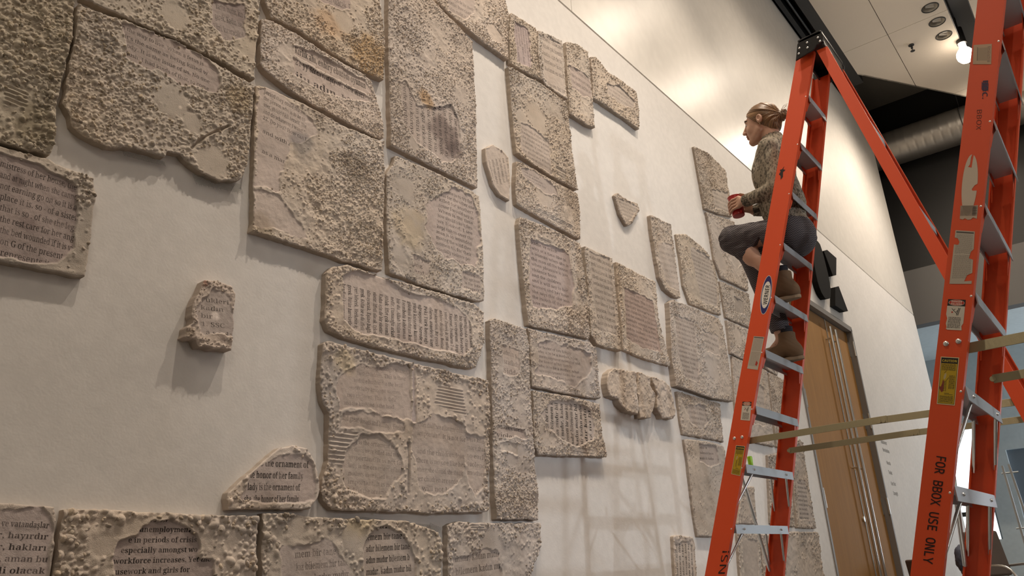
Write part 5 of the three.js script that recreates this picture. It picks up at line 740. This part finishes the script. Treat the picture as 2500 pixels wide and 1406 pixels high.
// ---------------------------------------------------------------- the woman: distance fields meshed with surface nets
function netMesh(f, lo, hi, h) {
  const n = [0, 1, 2].map((k) => Math.ceil((hi[k] - lo[k]) / h) + 1), [nx, ny, nz] = n, F = new Float32Array(nx * ny * nz), id = new Int32Array(nx * ny * nz).fill(-1), pos = [], idx = [];
  let q = 0; for (let k = 0; k < nz; k++) for (let j = 0; j < ny; j++) for (let i = 0; i < nx; i++) F[q++] = f(lo[0] + i * h, lo[1] + j * h, lo[2] + k * h);
  const at = (i, j, k) => i + nx * (j + ny * k);
  for (let k = 0; k < nz - 1; k++) for (let j = 0; j < ny - 1; j++) for (let i = 0; i < nx - 1; i++) {
    let c = 0, sx = 0, sy = 0, sz = 0, m = 0; const v = [];
    for (let b = 0; b < 8; b++) { const d = F[at(i + (b & 1), j + ((b >> 1) & 1), k + (b >> 2))]; v.push(d); if (d < 0) m |= 1 << b; }
    if (m === 0 || m === 255) continue;
    for (let a = 0; a < 8; a++) for (const e of [1, 2, 4]) { const b = a | e; if (b === a || ((m >> a) & 1) === ((m >> b) & 1)) continue; const t = v[a] / (v[a] - v[b]); sx += (a & 1) + ((b & 1) - (a & 1)) * t; sy += ((a >> 1) & 1) + (((b >> 1) & 1) - ((a >> 1) & 1)) * t; sz += (a >> 2) + ((b >> 2) - (a >> 2)) * t; c++; }
    id[at(i, j, k)] = pos.length / 3; pos.push(lo[0] + (i + sx / c) * h, lo[1] + (j + sy / c) * h, lo[2] + (k + sz / c) * h);
  }
  const quad = (a, b, c, d, flip) => { if (a < 0 || b < 0 || c < 0 || d < 0) return; flip ? idx.push(a, c, b, a, d, c) : idx.push(a, b, c, a, c, d); };
  for (let k = 1; k < nz - 1; k++) for (let j = 1; j < ny - 1; j++) for (let i = 1; i < nx - 1; i++) {
    const s = F[at(i, j, k)] < 0;
    if (s !== F[at(i + 1, j, k)] < 0) quad(id[at(i, j - 1, k - 1)], id[at(i, j, k - 1)], id[at(i, j, k)], id[at(i, j - 1, k)], !s);
    if (s !== F[at(i, j + 1, k)] < 0) quad(id[at(i - 1, j, k - 1)], id[at(i - 1, j, k)], id[at(i, j, k)], id[at(i, j, k - 1)], !s);
    if (s !== F[at(i, j, k + 1)] < 0) quad(id[at(i - 1, j - 1, k)], id[at(i, j - 1, k)], id[at(i, j, k)], id[at(i - 1, j, k)], !s);
  }
  const nor = new Float32Array(pos.length), e = h * 0.5;
  for (let p = 0; p < pos.length; p += 3) { const [x, y, z] = [pos[p], pos[p + 1], pos[p + 2]], a = f(x + e, y, z) - f(x - e, y, z), b = f(x, y + e, z) - f(x, y - e, z), c = f(x, y, z + e) - f(x, y, z - e), l = Math.hypot(a, b, c) || 1; nor[p] = a / l; nor[p + 1] = b / l; nor[p + 2] = c / l; }
  const g = new THREE.BufferGeometry(); g.setAttribute('position', new THREE.BufferAttribute(new Float32Array(pos), 3)); g.setAttribute('normal', new THREE.BufferAttribute(nor, 3)); g.setIndex(idx); return g;
}
const smin = (a, b, k) => { const h = clamp(0.5 + 0.5 * (b - a) / k); return mix(b, a, h) - k * h * (1 - h); };
const cap = (x, y, z, A, B, ra, rb) => { const ex = B[0] - A[0], ey = B[1] - A[1], ez = B[2] - A[2], t = clamp(((x - A[0]) * ex + (y - A[1]) * ey + (z - A[2]) * ez) / (ex * ex + ey * ey + ez * ez)); return Math.hypot(x - A[0] - ex * t, y - A[1] - ey * t, z - A[2] - ez * t) - mix(ra, rb, t); };
const ell = (x, y, z, c, r) => { const a = (x - c[0]) / r[0], b = (y - c[1]) / r[1], d = (z - c[2]) / r[2], k = Math.hypot(a, b, d), m = Math.hypot(a / r[0], b / r[1], d / r[2]); return k < 1e-6 ? -Math.min(...r) : k * (k - 1) / m; };
function colours(g, fn) { const p = g.attributes.position, c = new Float32Array(p.count * 3); for (let i = 0; i < p.count; i++) { const v = fn(p.getX(i), p.getY(i), p.getZ(i)); c.set(v, 3 * i); } g.setAttribute('color', new THREE.BufferAttribute(c, 3)); return g; }
{
  const O = V(4.52, 2.458, 1.2), J = {
    pelvis: [4.52, 3.195, 1.315], belly: [4.52, 3.40, 1.285], chest: [4.52, 3.65, 1.28], neck0: [4.52, 3.80, 1.295], neck1: [4.52, 3.93, 1.275],
    shL: [4.375, 3.745, 1.305], elL: [4.368, 3.455, 1.315], wrL: [4.405, 3.462, 1.10], shR: [4.665, 3.745, 1.305], elR: [4.672, 3.46, 1.30], wrR: [4.59, 3.462, 1.085],
    hipL: [4.43, 3.185, 1.31], knL: [4.405, 3.235, 0.985], anL: [4.41, 2.885, 1.225], hipR: [4.61, 3.185, 1.31], knR: [4.62, 3.205, 1.005], anR: [4.62, 2.60, 1.105],
  };
  const H = [4.52, 4.0, 1.256], HS = 1.075;                                   // head centre; the face looks along -z
  const hd = (f) => (x, y, z) => HS * f(Math.abs(x - H[0]) / HS, (y - H[1]) / HS, (H[2] - z) / HS, x - H[0]);
  const headSDF = hd((x, y, f) => {
    let d = ell(x, y, f, [0, 0.03, -0.006], [0.073, 0.088, 0.092]);
    d = smin(d, ell(x, y, f, [0, -0.028, 0.042], [0.056, 0.082, 0.054]), 0.03);
    d = smin(d, cap(x, y, f, [0.046, -0.055, 0.006], [0.010, -0.101, 0.076], 0.022, 0.016), 0.022);
    d = smin(d, ell(x, y, f, [0.036, -0.035, 0.062], [0.022, 0.024, 0.022]), 0.02);                 // cheek
    d = smin(d, ell(x, y, f, [0.018, 0.034, 0.083], [0.03, 0.010, 0.012]), 0.012);                  // brow
    d = -smin(-d, Math.hypot(x - 0.031, (y - 0.012) * 1.15, f - 0.104) - 0.019, 0.010);            // eye socket
    d = smin(d, cap(x, y, f, [0, 0.022, 0.093], [0, -0.022, 0.116], 0.0075, 0.0105), 0.010);          // nose
    d = smin(d, ell(x, y, f, [0.011, -0.027, 0.104], [0.0075, 0.007, 0.010]), 0.006);
    d = smin(d, ell(x, y, f, [0, -0.053, 0.0985], [0.021, 0.0055, 0.0075]), 0.006);                 // lips
    d = smin(d, ell(x, y, f, [0, -0.0655, 0.0965], [0.018, 0.006, 0.0075]), 0.006);
    d = Math.max(d, -(ell(x, y, f, [0, -0.0595, 0.107], [0.022, 0.0012, 0.008])));
    d = smin(d, ell(x, y, f, [0, -0.100, 0.079], [0.017, 0.015, 0.014]), 0.012);                     // chin
    const ear = Math.max(ell(x, y, f, [0.079, -0.003, -0.012], [0.011, 0.029, 0.019]), -ell(x, y, f, [0.091, 0.0, -0.009], [0.010, 0.018, 0.011]));
    d = smin(d, ear, 0.006);
    return d;
  });
  const neckSDF = (x, y, z) => cap(x, y, z, [4.52, 3.955, 1.295], [4.52, 3.78, 1.305], 0.050, 0.058);
  // the cup stands between the hands
  const CU = V(4.475, 3.408, 1.02), CR = 0.043;
  const round = (th, y, R) => [CU.x - R * Math.cos(th), y, CU.z + R * Math.sin(th)], dg = Math.PI / 180;
  const handSDF = (side) => { // side -1 near hand, 1 far hand
    const w = side < 0 ? J.wrL : J.wrR, el = side < 0 ? J.elL : J.elR, ang = (a) => (side < 0 ? a : 180 - a) * dg, y0 = CU.y + (side < 0 ? 0.066 : 0.078), fingers = [];
    const kn = []; for (let k = 0; k < 4; k++) kn.push(round(ang(34 - 3 * k), y0 + 0.034 - 0.021 * k, CR + 0.016));
    for (let k = 0; k < 4; k++) { const len = [0.92, 1, 0.95, 0.76][k], y = y0 + 0.034 - 0.021 * k, a0 = 34 - 3 * k; fingers.push([kn[k], round(ang(a0 - 44 * len), y - 0.006, CR + 0.013), round(ang(a0 - 82 * len), y - 0.013, CR + 0.0095), round(ang(a0 - 112 * len), y - 0.018, CR + 0.0085)]); }
    const th = [[w[0], w[1] + 0.012, w[2] - 0.016], round(ang(70), y0 + 0.034, CR + 0.017), round(ang(100), y0 + 0.048, CR + 0.011), round(ang(128), y0 + 0.052, CR + 0.0095)];
    const wr = [w[0], w[1] - 0.002, w[2]];
    return (x, y, z) => {
      let d = cap(x, y, z, el, wr, 0.04, 0.0255);
      for (let k = 0; k < 4; k++) d = smin(d, cap(x, y, z, wr, kn[k], 0.019, 0.0125), 0.012);
      let fd = 1; for (const c of fingers) { let e = Math.min(cap(x, y, z, c[0], c[1], 0.0098, 0.0088), cap(x, y, z, c[1], c[2], 0.0088, 0.008), cap(x, y, z, c[2], c[3], 0.008, 0.0068)); fd = smin(fd, e, 0.0022); }
      d = smin(d, fd, 0.006);
      d = smin(d, Math.min(cap(x, y, z, th[0], th[1], 0.015, 0.0105), cap(x, y, z, th[1], th[2], 0.0105, 0.0095), cap(x, y, z, th[2], th[3], 0.0095, 0.0078)), 0.008);
      return d;
    };
  };
  const torso = (x, y, z, k) => {
    let d = ell(x, y, z, J.chest, [0.155 + k, 0.19 + k, 0.105 + k]);
    d = smin(d, ell(x, y, z, [4.52, 3.42, 1.285], [0.14 + k, 0.19 + k, 0.122 + k]), 0.06);
    d = smin(d, ell(x, y, z, J.pelvis, [0.155 + k, 0.118 + k, 0.118 + k]), 0.06);
    for (const s of [-1, 1]) d = smin(d, ell(x, y, z, [4.52 + s * 0.055, 3.60, 1.215], [0.075 + k, 0.10 + k, 0.05 + k]), 0.04);
    return d;
  };
  const coreSDF = (x, y, z) => {
    let d = torso(x, y, z, -0.02); d = smin(d, neckSDF(x, y, z), 0.03);
    for (const [a, b, c] of [[J.shL, J.elL, J.wrL], [J.shR, J.elR, J.wrR]]) { d = smin(d, cap(x, y, z, a, b, 0.042, 0.034), 0.03); d = smin(d, cap(x, y, z, b, c, 0.034, 0.024), 0.01); d = smin(d, cap(x, y, z, [4.52, 3.77, 1.3], a, 0.06, 0.045), 0.03); }
    for (const [a, b, c] of [[J.hipL, J.knL, J.anL], [J.hipR, J.knR, J.anR]]) { d = smin(d, cap(x, y, z, a, b, 0.075, 0.052), 0.03); d = smin(d, cap(x, y, z, b, c, 0.050, 0.034), 0.012); const m = [mix(b[0], c[0], 0.33), mix(b[1], c[1], 0.33), mix(b[2], c[2], 0.33) + 0.008]; d = smin(d, ell(x, y, z, m, [0.05, 0.085, 0.052]), 0.02); d = smin(d, cap(x, y, z, c, [c[0], c[1] - 0.06, c[2] - 0.08], 0.033, 0.028), 0.012); }
    return d;
  };
  const woman = thing('person', 'woman with tied-back brown hair in knitted sweater and zigzag trousers, sitting high on a ladder', 'person', O.toArray());
  const put = (name, g, mat, parent, label) => { g.translate(-O.x, -O.y, -O.z); return mesh(name, g, mat, parent, label); };
  const skinTone = (x, y, z) => { const n = 1 + 0.08 * fbm(x * 40, y * 40 + z * 31, 7, 3); let c = [0.55 * n, 0.325 * n, 0.225 * n]; const dy = (y - H[1]) / HS, f = (H[2] - z) / HS, dx = Math.abs(x - H[0]) / HS;
    if (Math.abs(dy + 0.0595) < 0.010 && f > 0.0965 && dx < 0.02) c = [0.44, 0.20, 0.155]; if (f > 0.07 && Math.abs(dy - 0.036 + dx * 0.12) < 0.004 && dx > 0.012 && dx < 0.05) c = [0.10, 0.06, 0.04]; return c; };
  const parts = [];
  parts.push(netMesh((x, y, z) => smin(headSDF(x, y, z), neckSDF(x, y, z), 0.022), [4.41, 3.82, 1.11], [4.63, 4.15, 1.40], 0.0034));
  for (const s of [-1, 1]) { const f = handSDF(s), w = s < 0 ? J.wrL : J.wrR; parts.push(netMesh(f, [Math.min(w[0], CU.x) - 0.09, 3.39, 0.94], [Math.max(w[0], CU.x) + 0.09, 3.54, 1.16], 0.003)); }
  parts.push(netMesh(coreSDF, [4.28, 2.48, 0.85], [4.76, 3.9, 1.47], 0.011));
  const bodyG = join(parts); colours(bodyG, skinTone);
  const body = put('body', bodyG, new THREE.MeshStandardMaterial({ vertexColors: true, roughness: 0.55 }), woman);
  for (const s of [-1, 1]) { const e = mesh('eye', new THREE.SphereGeometry(0.0115, 20, 14).translate(H[0] + s * 0.031 * HS - O.x, H[1] + 0.012 * HS - O.y, H[2] - 0.0775 * HS - O.z), std([0.75, 0.7, 0.66], 0.25), body); mesh('iris', new THREE.SphereGeometry(0.0055, 14, 10).translate(H[0] + s * 0.031 * HS - O.x, H[1] + 0.010 * HS - O.y, H[2] - 0.0855 * HS - O.z), std([0.05, 0.03, 0.02], 0.2), e);
    const lid = new THREE.SphereGeometry(0.0132, 20, 10, 0, Math.PI * 2, 0, Math.PI * 0.42); lid.rotateX(-0.55); lid.translate(H[0] + s * 0.031 * HS - O.x, H[1] + 0.0125 * HS - O.y, H[2] - 0.0772 * HS - O.z); mesh('eyelid', lid, std([0.42, 0.225, 0.155], 0.6), body); }
  // hair swept back into a low knot
  const hairSDF = (x, y, z) => {
    const X = (x - H[0]) / HS, Y = (y - H[1]) / HS, f = (H[2] - z) / HS;
    const st = 0.0016 * vnoise(Math.atan2(Y - 0.01, f + 0.13) * 30, X * 12 + f * 5, 3) + 0.005 * fbm(Math.atan2(Y - 0.01, f + 0.13) * 5, X * 11 + f * 7, 8, 2);
    let d = ell(X, Y, f, [0, 0.036, -0.012], [0.086, 0.094, 0.103]) + st;
    d = smin(d, ell(X, Y, f, [0, -0.02, -0.062], [0.066, 0.07, 0.048]) + st, 0.03);
    d = Math.max(d, (f - 0.026 - 0.78 * Y) * 0.75 + 0.003 * fbm(X * 60, Y * 50, 14, 2));
    d = smin(d, ell(X, Y, f, [0, 0.0, -0.118], [0.03, 0.03, 0.032]) + 1.6 * st, 0.012);
    d = smin(d, ell(X, Y, f, [0.006, 0.022, -0.128], [0.024, 0.018, 0.024]) + 2 * st, 0.008);
    return d;
  };
  const hairG = colours(netMesh(hairSDF, [4.41, 3.86, 1.12], [4.63, 4.16, 1.45], 0.0034), (x, y, z) => { const f = H[2] - z, Y = y - H[1], s = 0.5 + 0.9 * vnoise(Math.atan2(Y - 0.01, f + 0.12) * 26, (x - H[0]) * 40 + f * 10, 5) * 0.7, t = clamp(s); return [mix(0.085, 0.30, t), mix(0.044, 0.165, t), mix(0.02, 0.07, t)]; });
  const hair = put('hair', hairG, new THREE.MeshStandardMaterial({ vertexColors: true, roughness: 0.42 }), woman);
  const wisps = []; rs = 77; for (let i = 0; i < 7; i++) { const a = V(4.52 + (rnd() - 0.5) * 0.04 - O.x, 4.01 + rnd() * 0.03 - O.y, 1.385 - O.z), b = a.clone().add(V((rnd() - 0.5) * 0.03, 0.012 + rnd() * 0.03, 0.015 + rnd() * 0.02)), c = b.clone().add(V((rnd() - 0.5) * 0.03, (rnd() - 0.4) * 0.03, 0.012 + rnd() * 0.015)); wisps.push(tube([a, b, c], 0.0009, 8, 4)); }
  mesh('loose_strands', wisps, std([0.24, 0.14, 0.07], 0.5), hair).userData.kind = 'stuff';
  mesh('earring', new THREE.TorusGeometry(0.006, 0.0014, 8, 20).translate(H[0] - 0.088 - O.x, H[1] - 0.044 - O.y, H[2] + 0.012 - O.z), M.brass, body);
  // sweater
  const wr = (x, y, z) => 0.006 * fbm(x * 14 + 3, y * 11 - z * 9, 21, 3) + 0.003 * Math.sin((y * 0.8 + z) * 70 + 6 * vnoise(x * 9, y * 9 + z * 5, 4)) * sstep(-0.2, 0.4, fbm(x * 6, y * 6 + z * 6, 25, 2));
  const sweaterSDF = (x, y, z) => {
    let d = torso(x, y, z, 0.012);
    d = smin(d, cap(x, y, z, [4.52, 3.80, 1.305], [4.52, 3.87, 1.30], 0.092, 0.066), 0.03);
    for (const [a, b, c] of [[J.shL, J.elL, J.wrL], [J.shR, J.elR, J.wrR]]) {
      d = smin(d, cap(x, y, z, [4.52, 3.775, 1.3], a, 0.07, 0.056), 0.05); let e = cap(x, y, z, a, b, 0.057, 0.05); e = smin(e, cap(x, y, z, b, c, 0.05, 0.037), 0.02); e += wr(x * 1.3, y, z);
      const t = Math.hypot(x - c[0], y - c[1], z - c[2]); if (t < 0.06) e += 0.0025 * Math.sin(Math.atan2(y - c[1], x - c[0]) * 16) * sstep(0.06, 0.045, t);
      d = smin(d, e, 0.018);
    }
    d += wr(x, y, z);
    d = Math.max(d, 3.205 + 0.25 * (z - 1.2) + 0.012 * Math.sin(x * 40) - y);                           // hem
    d = Math.max(d, -(Math.hypot(x - 4.52, (z - 1.296)) - 0.057 - Math.max(0, (y - 3.88)) * 0.3) - Math.max(0, 3.83 - y) * 2);   // neck opening
    d = Math.max(d, (y - 3.892 - 0.15 * (z - 1.3)));
    for (const [b, c] of [[J.elL, J.wrL], [J.elR, J.wrR]]) { const ex = c[0] - b[0], ey = c[1] - b[1], ez = c[2] - b[2], l = Math.hypot(ex, ey, ez), t = ((x - c[0]) * ex + (y - c[1]) * ey + (z - c[2]) * ez) / l; if (z < 1.14 && y < 3.53 && Math.hypot(x - c[0], y - c[1]) < 0.09) d = Math.max(d, t - 0.012); }
    return d;
  };
  const knit = noiseTex(256, (x, y, n) => { const u = x / n * 24, v = y / n * 32, a = Math.abs((u % 1) - 0.5) * 2, b = 0.5 + 0.5 * Math.sin((v + a * 0.5) * 6.283); return 0.35 * (1 - a) + 0.45 * b + 0.2 * tnoise(x, y, n, 64, 3); });
  const swG = netMesh(sweaterSDF, [4.27, 3.14, 0.98], [4.77, 3.9, 1.48], 0.0062);
  colours(swG, (x, y, z) => { const s = vnoise(x * 110 + z * 190, y * 70 + 8 * vnoise(z * 20, y * 20, 2), 31) + 0.7 * vnoise(z * 260 + x * 90, y * 130, 32), b = 0.5 + 0.5 * fbm(z * 7, y * 7 + x * 5, 33, 3), k = s > 0.30 ? 0.34 : s < -0.6 ? 1.3 : 1; const c = [0.35, 0.30, 0.225]; let m = k * (0.8 + 0.45 * b); if (z < 1.135 && y < 3.53) m *= Math.sin(Math.atan2(y - 3.46, x - 4.405) * 22) > 0 ? 0.9 : 0.3; return c.map((v) => v * m); });
  { const p = swG.attributes.position, uv = new Float32Array(p.count * 2); for (let i = 0; i < p.count; i++) { uv[2 * i] = (p.getZ(i) + p.getX(i) * 0.6) * 7; uv[2 * i + 1] = p.getY(i) * 7; } swG.setAttribute('uv', new THREE.BufferAttribute(uv, 2)); }
  put('sweater', swG, new THREE.MeshStandardMaterial({ vertexColors: true, roughness: 0.95, bumpMap: rep(knit, 1), bumpScale: 0.003 }), woman);
  // trousers with a woven zigzag
  const fold = (x, y, z) => 0.004 * Math.sin((y * 1.1 - z * 0.5) * 95 + 5 * vnoise(x * 12, y * 10 + z * 8, 6)) * sstep(0, 0.4, fbm(x * 7, y * 8 + z * 7, 27, 2) + 0.15) + 0.004 * fbm(x * 12, y * 14 + z * 12, 28, 2);
  const trouserSDF = (x, y, z) => {
    let d = ell(x, y, z, J.pelvis, [0.168, 0.128, 0.13]);
    for (const [a, b] of [[J.hipL, J.knL], [J.hipR, J.knR]]) d = smin(d, cap(x, y, z, a, b, 0.098, 0.083), 0.025);
    const hem = [mix(J.knL[0], J.anL[0], 0.24), mix(J.knL[1], J.anL[1], 0.24), mix(J.knL[2], J.anL[2], 0.24)];
    const e2 = cap(x, y, z, J.knL, hem, 0.082, 0.068); d = smin(d, e2, 0.02);
    d = smin(d, cap(x, y, z, J.knR, [J.anR[0], J.anR[1] + 0.05, J.anR[2]], 0.080, 0.058), 0.02);
    d += fold(x, y, z);
    const sx = [J.anL[0] - J.knL[0], J.anL[1] - J.knL[1], J.anL[2] - J.knL[2]], l = Math.hypot(...sx), t = ((x - hem[0]) * sx[0] + (y - hem[1]) * sx[1] + (z - hem[2]) * sx[2]) / l; if (x < 4.515 && y < 3.27 && z < 1.17) d = Math.max(d, t - 0.05);
    d = Math.max(d, 2.655 - y); d = Math.max(d, y - 3.33);
    d = Math.max(d, TREAD(10) + 0.003 - y - (z < 1.19 || z > 1.34 ? 1 : 0));
    return d;
  };
  const zig = noiseTex(256, (x, y, n) => { const u = x / n * 2, v = y / n * 2, a = Math.abs((u % 1) - 0.5) * 2, s = (v + a * 0.95) % 1, on = s < 0.44 ? 1 : 0, f = 0.75 + 0.5 * tnoise(x, y, n, 64, 2); return on ? [0.46 * f, 0.43 * f, 0.43 * f] : [0.14 * f, 0.135 * f, 0.16 * f]; }, true);
  let trG = netMesh(trouserSDF, [4.29, 2.63, 0.86], [4.75, 3.36, 1.47], 0.0066);
  { const p = trG.attributes.position, uv = new Float32Array(p.count * 2); for (let k = 0; k < p.count; k++) { uv[2 * k] = (p.getZ(k) + 0.4 * p.getX(k)) / 0.052; uv[2 * k + 1] = (p.getY(k) - 0.45 * p.getX(k) + 0.004 * Math.sin(p.getZ(k) * 55)) / 0.023; }
    trG.setAttribute('uv', new THREE.BufferAttribute(uv, 2)); }
  put('trousers', trG, new THREE.MeshStandardMaterial({ map: rep(zig, 1), roughness: 0.9 }), woman);
  // socks and boots; the toes point to the wall
  for (const [an, base, toe] of [[J.anL, TREAD(9) + 0.003, 1.062], [J.anR, TREAD(8) + 0.003, 0.952]]) {
    const x0 = an[0], heel = toe + 0.262, bt = (x, y, z) => {
      let d = cap(x, y, z, [x0, base + 0.062, toe + 0.055], [x0, base + 0.075, heel - 0.075], 0.046, 0.047);
      d = smin(d, ell(x, y, z, [x0, base + 0.05, toe + 0.06], [0.05, 0.05, 0.062]), 0.02); d = smin(d, ell(x, y, z, [x0, base + 0.055, heel - 0.05], [0.041, 0.058, 0.05]), 0.02);
      d = smin(d, cap(x, y, z, [x0, base + 0.09, heel - 0.085], [x0, base + 0.165, heel - 0.082], 0.05, 0.052), 0.03);
      d += 0.003 * fbm(x * 20, y * 26 + z * 20, 41, 3); d = Math.max(d, base + 0.02 - y); d = Math.max(d, y - base - 0.175); d = Math.max(d, -Math.max(cap(x, y, z, [x0, base + 0.12, heel - 0.083], [x0, base + 0.25, heel - 0.082], 0.040, 0.042), base + 0.14 - y)); return d;
    };
    const bg = netMesh(bt, [x0 - 0.07, base, toe - 0.02], [x0 + 0.07, base + 0.19, heel + 0.02], 0.0045); colours(bg, (x, y, z) => { const n = 1 + 0.3 * fbm(x * 18, y * 18 + z * 18, 44, 3); return [0.155 * n, 0.092 * n, 0.045 * n]; });
    const b = put('boot', bg, new THREE.MeshStandardMaterial({ vertexColors: true, roughness: 0.8 }), woman);
    const sole = prism(Array.from({ length: 28 }, (_, i) => { const a = i / 28 * 6.283, s = Math.sin(a), c = Math.cos(a); return [(0.043 + 0.007 * c) * s * (1 - 0.12 * (c < 0 && c > -0.7 ? 1 : 0)), 0.131 * c]; }), V(x0 - O.x, base - O.y, toe + 0.131 - O.z), V(1, 0, 0), V(0, 0, -1), 0.022, 0.004);
    mesh('sole', sole, std([0.30, 0.22, 0.14], 0.8), b);
    const lc = []; for (let i = 0; i < 5; i++) { const z = toe + 0.115 + i * 0.014, y = base + 0.112 + i * 0.013; lc.push(rod(V(x0 - 0.03 - O.x, y - O.y, z - O.z), V(x0 + 0.03 - O.x, y + 0.006 - O.y, z - O.z), 0.003, 6)); } mesh('laces', lc, std([0.25, 0.18, 0.09], 0.8), b);
    put('sock', (() => { const pts = []; for (let i = 0; i <= 20; i++) { const t = i / 20; pts.push(new THREE.Vector2(0.039 + 0.003 * Math.sin(t * 40), t * 0.085)); } const g = new THREE.LatheGeometry(pts, 28); g.translate(an[0], base + 0.125, an[2] + (an === J.anR ? 0.03 : 0.012)); return g; })(), std([0.022, 0.022, 0.028], 0.9), woman);
  }
  // the red cup she holds
  const cup = thing('cup', 'red plastic cup held in the seated woman’s hands', 'cup', CU.toArray()); cup.rotation.x = -0.06;
  mesh('cup_wall', new THREE.LatheGeometry([[0.0005, 0], [0.036, 0], [0.0375, 0.003], [0.0425, 0.125], [0.0445, 0.130], [0.0445, 0.134], [0.0415, 0.133], [0.0355, 0.006], [0.0005, 0.006]].map((p) => new THREE.Vector2(...p)), 40), std([0.42, 0.018, 0.016], 0.35), cup);
  mesh('cup_rim', new THREE.TorusGeometry(0.0432, 0.0022, 8, 40).rotateX(Math.PI / 2).translate(0, 0.134, 0), std([0.5, 0.05, 0.04], 0.35), cup);
}
renderer.render(scene, camera);
